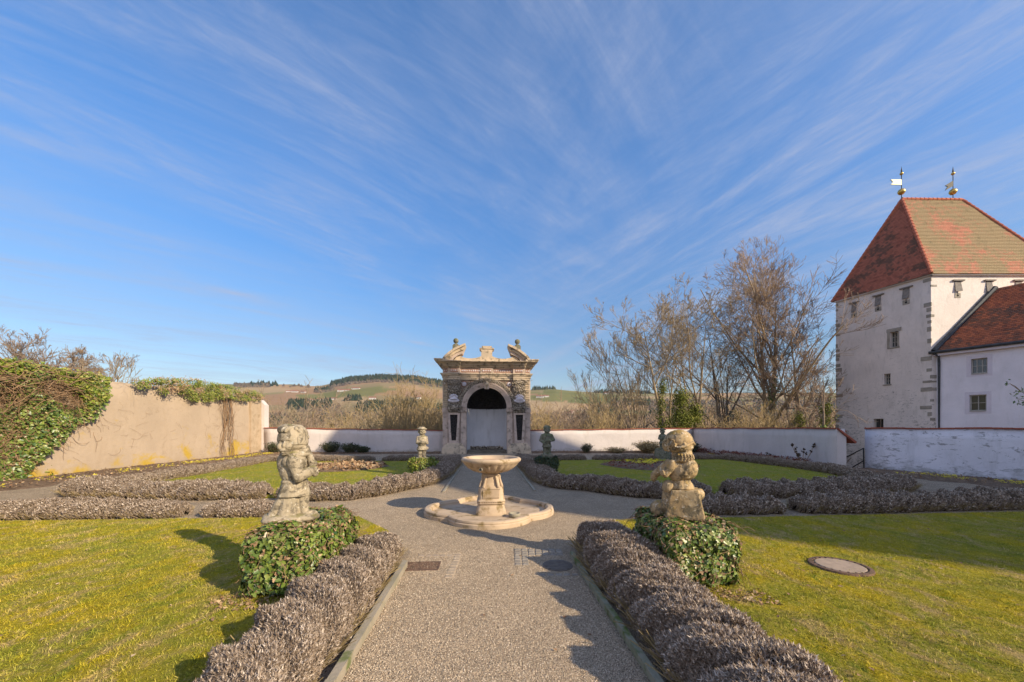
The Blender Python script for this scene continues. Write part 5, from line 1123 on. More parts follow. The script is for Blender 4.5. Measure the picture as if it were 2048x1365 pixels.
# ------------------------------------------------------------ lavender hedges
def hedge(pts, hw, h, label, lod, n_per_m, size, seed, garden=True):
    """lavender hedge along a centre line given in the garden frame"""
    C = [Vector(AXY(*p)) if garden else Vector(p) for p in pts]; fine = []
    for i in range(len(C) - 1):
        p0, p1, p2, p3 = C[max(i - 1, 0)], C[i], C[i + 1], C[min(i + 2, len(C) - 1)]; k = max(2, int((p2 - p1).length / .08))
        for j in range(k): t = j / k; fine.append(.5 * ((2 * p1) + (-p0 + p2) * t + (2 * p0 - 5 * p1 + 4 * p2 - p3) * t * t + (-p0 + 3 * p1 - 3 * p2 + p3) * t ** 3))
    fine.append(C[-1]); c = np.array([[p.x, p.y] for p in fine]); m = len(c); d = np.gradient(c, axis=0); d /= np.linalg.norm(d, axis=1, keepdims=True); nn = np.stack([-d[:, 1], d[:, 0]], -1)
    sl = np.concatenate([[0], np.cumsum(np.linalg.norm(np.diff(c, axis=0), axis=1))]); L = sl[-1]
    r = np.random.default_rng(seed); ph = r.uniform(0, 9)
    def surf(t, a):                             # t metres along, a angle 0..pi across the dome
        x = np.interp(t, sl, c[:, 0]); y = np.interp(t, sl, c[:, 1]); nx = np.interp(t, sl, nn[:, 0]); ny = np.interp(t, sl, nn[:, 1])
        end = np.clip(np.minimum(t, L - t) / (hw * 1.3), 0, 1); e = np.sqrt(1 - (1 - end) ** 2)
        lump = 1 + (.15 if lod < 11 else .09) * (np.abs(np.sin(t * 6.1 + ph + .5 * np.sin(t * 1.7) + .8 * np.cos(a))) - .62) + .09 * np.sin(t * 13 + ph * 2 + a * 3) + .09 * np.sin(t * 2.1 + ph) + .05 * np.sin(t * 27 + a * 7)
        ca, sa = np.cos(a), np.sin(a); w_ = hw * np.sign(ca) * np.abs(ca) ** .72 * lump * (.35 + .65 * e); zz_ = h * np.abs(sa) ** .62 * lump * (.45 + .55 * e)
        return x + nx * w_, y + ny * w_, zz_, nx * ca, ny * ca, sa + .15
    root = empty('lavender_hedge', (0, 0, 0), 0, label, 'hedge', 'clipped lavender hedges')
    T = np.linspace(0.02, L - .02, max(6, int(L / .1))); Aa = np.linspace(0, np.pi, 13); TT, AA = np.meshgrid(T, Aa, indexing='ij'); x, y, z, _, _, _ = surf(TT.ravel(), AA.ravel())
    cx = np.interp(TT.ravel(), sl, c[:, 0]); cy = np.interp(TT.ravel(), sl, c[:, 1]); kx = .80; V = np.stack([cx + (x - cx) * kx, cy + (y - cy) * kx, z * .86], -1)
    V[:, 2] += np.array([noise.noise(Vector(v) * 9) for v in V.tolist()]) * .03
    n1, n2 = len(T), 13; i = np.arange(n1 - 1)[:, None]; j = np.arange(n2 - 1)[None, :]; q = np.stack([i * n2 + j, (i + 1) * n2 + j, (i + 1) * n2 + j + 1, i * n2 + j + 1], -1).reshape(-1, 4)
    link('woody_core', fast(V, q, [4] * len(q)), MAT['lav_core'], root)
    size, n_per_m = (size * .72, n_per_m * 1.9) if lod < 11 else (size, n_per_m); n = int(L * n_per_m); t = r.uniform(0, L, n); a = np.pi * r.beta(1.15, 1.15, n); x, y, z, nx, ny, nz = surf(t, a)
    low = z < h * .45; P = np.stack([x, y, z], -1); N = np.stack([nx * .75, ny * .75, nz * .6 + .62], -1) + r.normal(0, .2, (n, 3)); sz = size * r.uniform(.5, 1.5, n)
    N /= np.linalg.norm(N, axis=1, keepdims=True); P = P - N * (sz * r.uniform(.45, .9, n))[:, None]; P[:, 2] = np.maximum(P[:, 2], .0)
    for kind in range(2):
        mk = r.uniform(0, 1, n) < .5 if kind == 0 else ~mk
        v, f = sprig(lod, seed + kind, .075 if lod > 10 else .14); link('sprigs', scatter(P[mk], N[mk], sz[mk], v, f), MAT['lav'], root)
    mk = low; k2 = int(mk.sum() * (.45 if lod < 11 else .05))          # paler bare stems near the foot
    if k2 > 5:
        idx = r.choice(np.where(mk)[0], k2); PP = P[idx].copy(); PP[:, 2] *= .3; NN = N[idx]; v = [(-.02, 0, 0), (.02, 0, 0), (.012, 0, 1), (-.012, 0, 1), (0, -.02, 0), (0, .02, 0), (0, .012, 1), (0, -.012, 1)]
        link('bare_stems', scatter(PP, NN, r.uniform(.5, 1.1, k2) * h * .62, v, [(0, 1, 2, 3), (4, 5, 6, 7)]), MAT['straw'], root)
    return root
hedge([(-1.46, -1.2), (-1.44, 2), (-1.42, 4), (-1.44, 5.1)], .29, .31, 'wide lavender hedge running forward along the left kerb of the path', 11, 14000, .060, 1)
hedge([(1.46, -1.2), (1.44, 2), (1.42, 4), (1.46, 4.55)], .31, .39, 'wide lavender hedge running forward along the right kerb of the path', 11, 14000, .060, 2)
hedge([(1.40, 4.55), (1.52, 5.1)], .30, .38, 'round lavender clump between the fountain gravel and the right ivy plinth', 11, 15000, .060, 14)
hedge([(-14.0, 7.5), (-10, 7.5), (-5.65, 7.38)], .27, .26, 'long front lavender hedge at the far edge of the left foreground lawn', 8, 1900, .10, 3)
hedge([(-5.3, 7.42), (-3.5, 7.35)], .25, .22, 'short sparse lavender hedge just left behind the left foreground statue', 8, 1900, .10, 4)
hedge([(3.9, 7.05), (5.65, 6.98)], .27, .29, 'short dark lavender hedge behind the right ivy plinth', 8, 1900, .10, 5)
hedge([(5.95, 7.0), (9, 7.05), (14.8, 7.35)], .30, .31, 'long front lavender hedge at the far edge of the right foreground lawn', 8, 1900, .10, 6)
hedge([(-10.5, 10.5), (-9.6, 9.8), (-7.5, 9.35), (-5.2, 9.2)], .38, .33, 'thick rounded lavender hedge at the front corner of the left parterre', 7, 1700, .11, 7)
hedge([(-10.2, 11.0), (-10.2, 14), (-10.6, 18.6)], .28, .27, 'lavender hedge along the outer side of the left parterre beside the sand wall', 6, 1000, .12, 8)
hedge([(-4.85, 9.15), (-3.3, 8.95), (-2.45, 10.1), (-1.8, 11.3), (-1.62, 14), (-1.62, 18.3)], .34, .32, 'bent lavender hedge curving from the left parterre front to the portal path', 7, 1500, .11, 9)
hedge([(5.25, 8.75), (3.75, 8.75), (2.75, 9.8), (1.8, 10.6), (1.62, 14), (1.62, 18.3)], .34, .32, 'bent shaded lavender hedge curving from the right parterre front to the portal path', 7, 1500, .11, 10)
hedge([(5.65, 8.7), (7.8, 8.65), (10.2, 9.0), (11.3, 9.8)], .38, .34, 'thick shaded lavender hedge at the front corner of the right parterre', 7, 1700, .11, 11)
hedge([(11.2, 10.5), (12.2, 12.5), (12.3, 15.5), (12.0, 18.6)], .30, .28, 'shaded lavender hedge along the outer side of the right parterre', 6, 1000, .12, 12)
hedge([(-10.9, 18.7), (-5.5, 18.6)], .27, .24, 'rear lavender hedge of the left parterre, its left half', 6, 800, .12, 13)
hedge([(-5.15, 18.6), (-1.5, 18.6)], .27, .24, 'rear lavender hedge of the left parterre, beside the portal path', 6, 800, .12, 16)
hedge([(1.5, 18.5), (4.85, 18.5)], .27, .24, 'rear lavender hedge of the right parterre, beside the portal path', 6, 800, .12, 17)
hedge([(5.2, 18.5), (8.5, 18.5), (11.8, 18.5)], .27, .24, 'rear lavender hedge of the right parterre, towards the wall corner', 6, 800, .12, 18)

# ------------------------------------------------------------ round beds, flowers, shrubs at the walls
def circle(c, r, n=28): return [(c.x + r * (1 + .06 * math.sin(3 * a) + .04 * math.sin(7 * a)) * math.cos(a), c.y + r * (1 + .05 * math.cos(4 * a)) * math.sin(a)) for a in [2 * math.pi * i / n for i in range(n)]]
B1 = G(693, 936.5); B2_ = G(1300, 933)
bd = bed('flower_bed', circle(B1, 1.55), 'round bed of dry brown leaves in the left parterre lawn')
n = 1500; a = rng.uniform(0, 6.28, n); rr = 1.5 * np.sqrt(rng.uniform(0, 1, n)); P = np.stack([B1.x + rr * np.cos(a), B1.y + rr * np.sin(a), np.full(n, .12)], -1)
link('dry_growth', scatter(P, np.tile([[0, 0, 1.]], (n, 1)) + rng.normal(0, .6, (n, 3)), rng.uniform(.06, .2, n), LEAF_V, LEAF_F), MAT['dry_leaf'], bd)
bd = bed('flower_bed', circle(B2_, 1.95), 'round soil bed with yellow winter flowers in the right parterre lawn')
FLV = [(0, 0, 0), (.5, -.2, .2), (.6, .2, .25), (-.2, .5, .2), (.2, .62, .25), (-.5, -.1, .2), (-.6, .3, .25), (.1, -.6, .2), (-.3, -.5, .25)]; FLF = [(0, 1, 2), (0, 4, 3), (0, 6, 5), (0, 8, 7)]
def flowers(name, P, parent=None, size=(.03, .055), mat='yellow'):
    nn = len(P); return link(name, scatter(P, np.tile([[0, -.2, 1.]], (nn, 1)) + rng.normal(0, .3, (nn, 3)), rng.uniform(*size, nn), FLV, FLF), MAT[mat], parent)
n = 520; a = rng.uniform(0, 6.28, n); rr = rng.uniform(0, 1, n) ** .5; P = np.stack([B2_.x + .35 + rr * np.cos(a) * 1.2, B2_.y + .5 + rr * np.sin(a) * 1.0, rng.uniform(.12, .2, n)], -1)
P = P[np.array([noise.noise(Vector(p) * 1.8) for p in P.tolist()]) > -.1]; flowers('yellow_flowers', P, bd, (.05, .085))
n = 900; a = rng.uniform(0, 6.28, n); rr = 1.9 * np.sqrt(rng.uniform(0, 1, n)); P = np.stack([B2_.x + rr * np.cos(a), B2_.y + rr * np.sin(a), np.full(n, .11)], -1)
link('dry_growth', scatter(P, np.tile([[0, 0, 1.]], (n, 1)) + rng.normal(0, .6, (n, 3)), rng.uniform(.04, .12, n), LEAF_V, LEAF_F), MAT['heather'], bd)
def strip_pts(a, b, w0, w1, n, z=(.08, .14), cl=1.2, cut=.0):
    a = Vector(a); b = Vector(b); d = b - a; nn = Vector((d.y, -d.x)).normalized(); t = rng.uniform(0, 1, n * 3); k = rng.uniform(w0, w1, n * 3)
    P = np.stack([a.x + d.x * t + nn.x * k, a.y + d.y * t + nn.y * k, rng.uniform(*z, n * 3)], -1); v = np.array([noise.noise(Vector(p) * cl) for p in P.tolist()]); return P[v > cut][:n]
P = np.concatenate([strip_pts(AXY(-14.35, 9), AXY(-14.35, 23.5), .9, 1.8, 330, cut=.02), strip_pts(AXY(-14.35, 17), AXY(-14.35, 23.5), 1.0, 1.7, 240, cut=-.1)])
tag(flowers('winter_flowers', P, None, (.04, .07)), kind='stuff')
P = np.concatenate([strip_pts((14.3, 13.2), (17.0, 6), .5, 1.5, 420, cut=-.05), strip_pts((12.4, 22), (12.6, 16), .4, 1.2, 160, cut=.05)])
tag(flowers('winter_flowers', P, None, (.04, .07)), kind='stuff')
def litter(name, segs, size, mat, kind='stuff'):
    P = np.concatenate(segs); n = len(P); return tag(link(name, scatter(P, np.tile([[0, 0, 1.]], (n, 1)) + rng.normal(0, .55, (n, 3)), rng.uniform(*size, n), LEAF_V, LEAF_F), MAT[mat]), kind=kind)
litter('dead_leaves', [strip_pts(AXY(-14.35, 4), AXY(-14.35, 24), .1, 1.9, 2600, (.06, .12), 1, -1), strip_pts(AXY(-14.35, 24.3), AXY(-3, 24.3), .0, .8, 700, (.06, .12), 1, -1), strip_pts(AXY(3, 24.3), AXY(13.6, 24.3), .0, .8, 900, (.06, .2), 1, -1)], (.03, .09), 'dry_leaf')
litter('dead_leaves', [strip_pts((14.0, 14), (18, 4), .1, 1.7, 1800, (.04, .12), 1, -1)], (.03, .08), 'dry_leaf')
litter('ground_cover', [strip_pts((12.3, 25), (12.6, 15.5), .1, .9, 4500, (.06, .34), 1.2, -.2)], (.04, .10), 'heather')
BL_V = [(-.05, 0, 0), (.05, 0, 0), (.0, .12, 1)]; BL_F = [(0, 1, 2)]
def tuft(name, pos, r, h, n, mat, label, leafy=0, cat='shrub', group=None):
    root = empty(name, (pos[0], pos[1], .0), 0, label, cat, group); a = rng.uniform(0, 6.28, n); k = rng.uniform(0, 1, n) ** .6
    D = np.stack([np.cos(a) * k * .9, np.sin(a) * k * .9, np.full(n, 1.0)], -1) * np.array([r / h, r / h, 1]); base = np.stack([np.cos(a) * r * .25 * k, np.sin(a) * r * .25 * k, np.full(n, .04)], -1)
    s = np.linspace(0, 1, 5)[None, :, None]; L = h * rng.uniform(.6, 1, (n, 1, 1)); P = base[:, None, :] + D[:, None, :] * s * L + rng.normal(0, .02, (n, 5, 3)) * s * h; P[:, :, 2] -= (k[:, None] ** 2 * h * .25) * s[:, :, 0] ** 2
    link('stems', tube_mesh([(P, .006 * (1.1 - s[:, :, 0]) * np.ones((n, 1)), 3)]), mat, root)
    if leafy: e = np.repeat(P[:, 1:].reshape(-1, 3), leafy, 0); e = e + rng.normal(0, .035, e.shape); link('foliage', scatter(e, rng.normal(0, .6, e.shape) + np.array([0, 0, .5]), rng.uniform(.04, .09, len(e)), LEAF_V, LEAF_F), MAT['straw'] if mat is MAT['twig_gold'] else MAT['ivy_dark'], root)
    return root
for px, r, h, lb in ((665, .62, .72, 'dark rounded shrub at the foot of the back wall, nearest the left corner'), (703, .55, .62, 'dark rounded shrub at the foot of the back wall, second from the left corner'), (728, .4, .4, 'low sparse shrub at the back wall beside two darker shrubs')):
    p = A(px, 900, 23.6); tuft('low_shrub', (p.x, 23.4), r, h, 260, MAT['twig'], lb, 3, group='shrubs along the back wall')
p = A(548, 900, 23.2); tuft('low_shrub', (p.x, 23.2), .5, .7, 260, MAT['twig_red'], 'brown dry shrub in the corner of the sand-coloured wall', 2)
p = A(1300, 900, 23.4); tuft('dry_shrub', (p.x, 23.7), .95, .75, 700, MAT['twig_gold'], 'golden rounded dry shrub against the sunlit back wall', 2)
p = A(1175, 900, 23.4); tuft('low_shrub', (p.x, 23.7), .4, .6, 160, MAT['twig'], 'small spiky plant at the sunlit edge of the back wall', 2)
p = A(1400, 900, 23.4); tuft('low_shrub', (p.x - .5, 23.6), .6, .7, 260, MAT['twig'], 'dark shrub in the shaded corner of the white walls', 3)
p = A(1238, 900, 23.4); tuft('dry_shrub', (p.x, 23.9), .8, .35, 300, MAT['twig_gold'], 'low dry perennial clump at the foot of the sunlit wall', 1)
ds = empty('dried_flower', (A(1606, 920, 15.6).x, 15.6, 0), 0, 'tall dried flower stalks with dark seed heads before the return wall', 'dried plant')
n = 13; a = rng.uniform(0, 6.28, n); s = np.linspace(0, 1, 6)[None, :, None]; D = np.stack([np.cos(a) * .5, np.sin(a) * .2, np.ones(n)], -1); P = D[:, None, :] * s * rng.uniform(.5, 1.0, (n, 1, 1)) * .95 + rng.normal(0, .012, (n, 6, 3))
link('stems', tube_mesh([(P, np.full((n, 6), .008), 4)]), MAT['vine'], ds); E = P[:, -1]; E = np.repeat(E, 7, 0) + rng.normal(0, .025, (n * 7, 3)); link('seed_heads', scatter(E, rng.normal(0, 1, E.shape), np.full(len(E), .035), PEB, PEBF), MAT['lav_core'], ds)
n = 6; P = P[:n] * .55; d2 = empty('dried_flower', (A(1540, 920, 18).x, 18, 0), 0, 'short dried flower stalks halfway along the return wall', 'dried plant'); link('stems', tube_mesh([(P, np.full((n, 6), .008), 4)]), MAT['vine'], d2); E = np.repeat(P[:, -1], 6, 0) + rng.normal(0, .025, (n * 6, 3)); link('seed_heads', scatter(E, rng.normal(0, 1, E.shape), np.full(len(E), .03), PEB, PEBF), MAT['lav_core'], d2)
hb = empty('leafy_plant', (A(93, 960, 12.3).x, 12.3, 0), 0, 'small green leafy plant at the foot of the sand-coloured wall', 'plant')
n = 60; a = rng.uniform(0, 6.28, n); link('leaves', scatter(np.stack([np.cos(a) * .08, np.sin(a) * .08, rng.uniform(.05, .35, n)], -1), np.stack([np.cos(a), np.sin(a), np.full(n, .8)], -1), rng.uniform(.1, .2, n), LEAF_V, LEAF_F), MAT['ivy_yellow'], hb)

# ------------------------------------------------------------ trees
def grow(trunk, r0, levels, seed, up=.35):
    """trunk (n,m,3); each level: (children per parent, length factor, segments, angle, from, to, radius factor)"""
    r = np.random.default_rng(seed); out = [(trunk, r0)]; P, rad = trunk, r0
    for (nc, lf, m, ang, t0, t1, rf, wob) in levels:
        n, mp, _ = P.shape; tt = r.uniform(t0, t1, (n, nc)); tt.sort(1); idx = tt * (mp - 1); i0 = np.minimum(idx.astype(int), mp - 2); fr = (idx - i0)[..., None]; ar = np.arange(n)[:, None]
        base = P[ar, i0] * (1 - fr) + P[ar, i0 + 1] * fr; tan = P[ar, i0 + 1] - P[ar, i0]; tan /= np.linalg.norm(tan, axis=2, keepdims=True) + 1e-9
        rb = (rad[ar, i0] * (1 - fr[..., 0]) + rad[ar, i0 + 1] * fr[..., 0]); Lp = np.linalg.norm(np.diff(P, axis=1), axis=2).sum(1)[:, None]
        q = r.normal(0, 1, tan.shape); q -= (q * tan).sum(2, keepdims=True) * tan; q /= np.linalg.norm(q, axis=2, keepdims=True); an = np.radians(r.normal(ang, ang * .25, tt.shape))[..., None]
        d = tan * np.cos(an) + q * np.sin(an); L = Lp * lf * (1.15 - .6 * (tt - t0) / (t1 - t0 + 1e-6)) * r.uniform(.7, 1.25, tt.shape)
        d = d.reshape(-1, 3); L = L.reshape(-1); base = base.reshape(-1, 3); rb = rb.reshape(-1); step = (L / (m - 1))[:, None]; pts = [base]; dd = d
        for k in range(m - 1):
            dd = dd + np.array([0, 0, up / m]) + r.normal(0, wob, dd.shape); dd /= np.linalg.norm(dd, axis=1, keepdims=True); pts.append(pts[-1] + dd * step)
        P = np.stack(pts, 1); rad = np.maximum(rb[:, None] * rf * np.linspace(1, .35, m)[None, :], .0105); out.append((P, rad))
    return out
def trunk_line(h, lean=(0, 0), m=12, r=.2, seed=0, bend=.25, split=None):
    g = np.random.default_rng(seed); z = np.linspace(0, h, m); t = z / h; x = lean[0] * t ** 1.3 + np.cumsum(g.normal(0, bend / m, m)); y = lean[1] * t ** 1.3 + np.cumsum(g.normal(0, bend / m, m)); x -= x[0]; y -= y[0]
    return np.stack([x, y, z], -1)[None], (r * (1 - .96 * t ** .9))[None]
def bare_tree(name, px, Y, top, label, trunks, levels, bark, twig, seed, ivy=0, zb=None, up=.35, cat='tree', group='bare trees beyond the wall'):
    X = (px - 1024) / F * Y; z0 = float(land_h(X, Y)) if zb is None else zb; root = empty(name, (X, Y, z0), 0, label, cat, group); H = (hz(Y, top) - z0) * .87
    tp = []; cp = []
    for k, (hf, lx, ly, r_) in enumerate(trunks):
        T, rr = trunk_line(H * hf, (lx, ly), 14, r_, seed * 10 + k, .5); o = grow(T, rr, levels, seed * 7 + k, up); tp += [(P, q * 1.45, 8 if i == 0 else 5) for i, (P, q) in enumerate(o[:2])]; cp += [(P, q, 3) for P, q in o[2:]]
    link('trunk', tube_mesh(tp), bark, root); link('crown', tube_mesh(cp), twig, root)
    if ivy:
        T = tp[0][0][0]; n = ivy; t = rng.uniform(0, .62, n); i = t * 13; i0 = i.astype(int); B = T[i0] + (T[np.minimum(i0 + 1, 13)] - T[i0]) * (i - i0)[:, None]; a = rng.uniform(0, 6.28, n); rr = (.28 + .18 * rng.uniform(0, 1, n)) * (1.15 - t) + .16 * np.sin(t * 26)
        P = B + np.stack([np.cos(a) * rr, np.sin(a) * rr, np.zeros(n)], -1); link('ivy', scatter(P, np.stack([np.cos(a), np.sin(a), np.full(n, .3)], -1) + rng.normal(0, .4, (n, 3)), rng.uniform(.12, .22, n), LEAF_V, LEAF_F), MAT['ivy'], root)
    return root
LV = lambda a=7, b=6, c=6, d=5, lf=.45: [(a + 3, lf, 10, 42, .38, .97, .66, .075), (b, .50, 8, 38, .15, .98, .6, .085), (c + 1, .48, 6, 38, .12, 1, .6, .08), (d + 1, .48, 4, 40, .12, 1, .7, .09)]
bt, bg, tw_, tr_ = MAT['bark'], MAT['bark_grey'], MAT['twig'], MAT['twig_red']
bare_tree('bare_tree', 1288, 33, 630, 'leaning multi-stemmed bare tree, leftmost beyond the right garden wall', [(.95, -3.2, 0, .10), (.9, -1.6, 1, .09), (.85, -4.3, -.5, .08), (.8, .3, .6, .08), (.7, -5.2, .3, .06)], [(9, .42, 8, 26, .25, .95, .5, .06), (6, .45, 6, 28, .2, 1, .55, .1), (5, .5, 5, 30, .2, 1, .6, .12)], bt, tw_, 1, up=.5)
bare_tree('bare_tree', 1335, 31, 580, 'tall bare tree with pale straight trunk rising from green shrubs', [(.97, -2.2, 0, .17), (.85, 1.0, .5, .12)], LV(7, 6, 5, 4), bt, tw_, 2)
bare_tree('bare_tree', 1393, 32, 568, 'bare tree with a slender trunk forking near the wall corner', [(.98, .7, 0, .15), (.9, -1.8, .6, .11)], LV(6, 6, 5, 4), bt, tw_, 3)
bare_tree('bare_tree', 1450, 35, 595, 'leaning bare tree between the forked tree and the tallest tree', [(.95, -1.4, 0, .17), (.85, .9, .5, .13)], LV(6, 6, 5, 4), bg, tw_, 4)
bare_tree('bare_tree', 1540, 33, 512, 'tallest bare tree, with ivy on its trunk and a wide reddish crown', [(.98, .3, 0, .27), (.92, -.7, .6, .19), (.86, .5, -.3, .15)], LV(8, 7, 6, 5, .5), bt, tr_, 5, 1100)
bare_tree('bare_tree', 1612, 30, 570, 'bare tree with straight trunk between the tallest tree and the tower', [(.97, -.4, 1.5, .20), (.85, -1.6, 1.4, .15)], LV(8, 7, 5, 4, .27), bt, tr_, 6)
bare_tree('bare_tree', 1648, 25, 680, 'ivy-clad crooked tree whose twigs reach in front of the tower', [(.95, .1, 0, .14), (.8, -1.2, .5, .09)], [(9, .17, 8, 40, .35, .97, .5, .10), (6, .45, 6, 40, .2, 1, .55, .14), (5, .5, 5, 42, .15, 1, .6, .2)], bg, tr_, 7, 1500, up=.7)
bare_tree('bare_tree', 1225, 38, 690, 'small spreading bare tree at the left end of the tree row', [(.9, -1.6, 0, .09), (.85, .8, 0, .08), (.8, -3.4, 0, .07)], [(8, .45, 8, 28, .2, .95, .5, .06), (6, .45, 6, 30, .2, 1, .55, .1), (5, .5, 5, 30, .2, 1, .6, .12)], bt, tw_, 8, up=.5)
# behind the left wall
bare_tree('bare_tree', 55, 26, 655, 'broad reddish birch crown behind the ivy at the left edge', [(.95, -1, 0, .2), (.9, 2, 0, .17), (.9, -3.4, 0, .15)], LV(9, 8, 6, 4), bg, tr_, 9, zb=-5, group='bare trees behind the ivy wall')
bare_tree('bare_tree', 118, 28, 672, 'reddish birch with hanging twigs behind the ivy wall', [(.95, .4, 0, .15), (.85, 1.6, 0, .1)], LV(7, 7, 6, 4), bg, tr_, 10, zb=-5, up=.1, group='bare trees behind the ivy wall')
bare_tree('bare_tree', 208, 24, 690, 'small upright bare tree above the end of the ivy', [(.95, .2, 0, .12), (.9, -.6, 0, .09), (.9, .8, 0, .09)], [(9, .4, 8, 24, .3, .95, .5, .05), (5, .45, 6, 26, .2, 1, .55, .08), (4, .5, 5, 26, .2, 1, .6, .1)], bt, tw_, 11, zb=-4, up=.6, group='bare trees behind the ivy wall')
bare_tree('bare_shrub', 258, 25, 735, 'low twiggy shrub crown showing above the sand-coloured wall', [(.95, .2, 0, .06), (.9, -.8, 0, .06), (.9, 1.0, 0, .05)], [(10, .4, 7, 26, .3, .95, .5, .05), (6, .45, 5, 26, .2, 1, .55, .08), (4, .5, 4, 26, .2, 1, .6, .1)], bt, tw_, 12, zb=-3.5, up=.5, cat='shrub', group=None)
# shrubs right behind the back wall
def shrub_parts(n, H, spread, seed, lv2=6, lv3=5):
    g = np.random.default_rng(seed); a = g.uniform(0, 6.28, n); k = g.uniform(0, 1, n) ** .7; m = 9; s = np.linspace(0, 1, m)[None, :]; h = H * g.uniform(.6, 1, (n, 1)) * (1 - .25 * k[:, None] ** 2)
    x = np.cos(a)[:, None] * spread * k[:, None] * s ** .95 + np.cumsum(g.normal(0, H * .014, (n, m)), 1); y = np.sin(a)[:, None] * spread * k[:, None] * s ** .95 + np.cumsum(g.normal(0, H * .014, (n, m)), 1)
    P = np.stack([x, y, h * s], -1); r = .035 * (1 - .75 * s) * np.ones((n, 1))
    return grow(P, r, [(lv2, .36, 6, 36, .2, .98, .5, .14), (lv3, .45, 4, 40, .15, 1, .6, .2)], seed, .3)
def shrub(px, Y, top, spread, n, mat, label, seed, lv2=7, lv3=5, name='bare_shrub', group='bare shrubs beyond the wall', cat='shrub'):
    X = (px - 1024) / F * Y; z0 = float(land_h(X, Y)); root = empty(name, (X, Y, z0), 0, label, cat, group); o = shrub_parts(n, hz(Y, top) - z0, spread, seed, lv2, lv3)
    link('stems', tube_mesh([(o[0][0], o[0][1], 4)]), MAT['bark'], root); link('twigs', tube_mesh([(P, r, 3) for P, r in o[1:]]), mat, root); return root
shrub(818, 30, 752, 3.4, 70, MAT['twig_gold'], 'large golden bare shrub rising behind the wall just left of the portal', 21, 7, 5)
shrub(758, 32, 790, 2.8, 44, MAT['twig'], 'brown bare shrub between the golden shrub and the valley view', 22)
shrub(880, 29, 812, 1.8, 44, MAT['twig_gold'], 'yellow shrub pressed against the left side of the portal', 23)
shrub(1085, 30, 800, 2.0, 40, MAT['twig_gold'], 'orange-brown shrub just right of the portal', 24)
shrub(1150, 33, 812, 2.6, 40, MAT['twig_red'], 'reddish brown low shrub right of the portal', 25)
shrub(1215, 31, 800, 2.6, 44, MAT['twig_gold'], 'twiggy golden shrub under the leftmost tree', 26)
shrub(1495, 29, 812, 2.2, 50, MAT['twig_gold'], 'arching golden shrub left of the tallest tree', 27)
shrub(1580, 29, 815, 2.0, 44, MAT['twig_gold'], 'arching golden shrub right of the tallest tree', 28)
shrub(1420, 30, 830, 1.8, 40, MAT['twig_gold'], 'low golden shrub behind the wall corner', 29)
def evergreen(px, Y, top, rx, label, n, seed, mat='evergreen'):
    X = (px - 1024) / F * Y; z0 = float(land_h(X, Y)); H = hz(Y, top) - z0; root = empty('evergreen_shrub', (X, Y, z0), 0, label, 'evergreen shrub', 'evergreen shrubs beyond the wall')
    g = np.random.default_rng(seed); nb = 110; u = g.uniform(.05, 1, nb) ** .9; a = g.uniform(0, 6.28, nb); k = g.uniform(.1, 1, nb) * rx * (1.05 - u ** 1.6); B = np.stack([np.cos(a) * k, np.sin(a) * k, u * H * .93], -1)
    P = np.repeat(B, n // nb, 0); q = g.normal(0, 1, P.shape); P = P + q * np.array([.36, .36, .34]) * rx * .6; link('foliage', scatter(P, q + np.array([0, 0, .6]), g.uniform(.08, .17, len(P)), LEAF_V, LEAF_F), MAT[mat], root)
    T, r_ = trunk_line(H * .8, (0, 0), 8, .1, seed); link('trunk', tube_mesh([(T, r_, 6)]), MAT['bark_grey'], root)
evergreen(1360, 30, 772, 1.6, 'tall evergreen shrub behind the wall at the pale straight trunk', 9000, 31)
evergreen(1325, 30, 745, .8, 'narrow evergreen column beside the pale straight trunk', 2400, 36)
evergreen(1390, 31, 800, 1.3, 'lower evergreen shrub left of the wall corner', 5000, 32)
evergreen(1470, 32, 810, 1.3, 'dark evergreen shrub left of the tallest tree', 2400, 33, 'ivy_dark')
evergreen(1600, 28, 815, 1.0, 'green evergreen shrub right of the tallest tree', 2200, 34)
evergreen(1652, 25.5, 790, .95, 'green evergreen shrub beside the tower corner', 2600, 35)
# thicket on the slope: reads as one mass
def thicket(name, specs, mat):
    parts = []
    proto = [shrub_parts(24, 1, .7, 300 + k, 7, 5) for k in range(4)]
    for (px, Y, top, s) in specs:
        X = (px - 1024) / F * Y; z0 = float(land_h(X, Y)); H = max(2.0, hz(Y, top) - z0); o = proto[rng.integers(4)]; a = rng.uniform(0, 6.28); c, sn = math.cos(a), math.sin(a)
        for i, (P, r) in enumerate(o):
            Q = np.stack([(P[..., 0] * c - P[..., 1] * sn) * H * s + X, (P[..., 0] * sn + P[..., 1] * c) * H * s + Y, P[..., 2] * H + z0], -1); parts.append((Q, np.maximum(r * .9, .010 + .00035 * Y) if i else r + .01, 3))
    return tag(link(name, tube_mesh(parts), mat), kind='stuff')
rows = {'a': [], 'b': [], 'c': []}
for Y, dx, t0 in ((37, 34, 838), (48, 30, 828), (64, 26, 816), (90, 24, 806)):
    x = 520
    while x < 1720:
        if not (905 < x < 1035): rows[random.choice('abcc' if 640 < x < 960 else 'aaab')].append((x + random.uniform(-9, 9), Y * random.uniform(.93, 1.07), t0 + random.uniform(-12, 16), random.uniform(.8, 1.25)))
        x += dx * random.uniform(.8, 1.2)
thicket('thicket', rows['a'], MAT['twig_red']); thicket('thicket', rows['b'], MAT['twig']); thicket('thicket', rows['c'], MAT['twig_gold'])
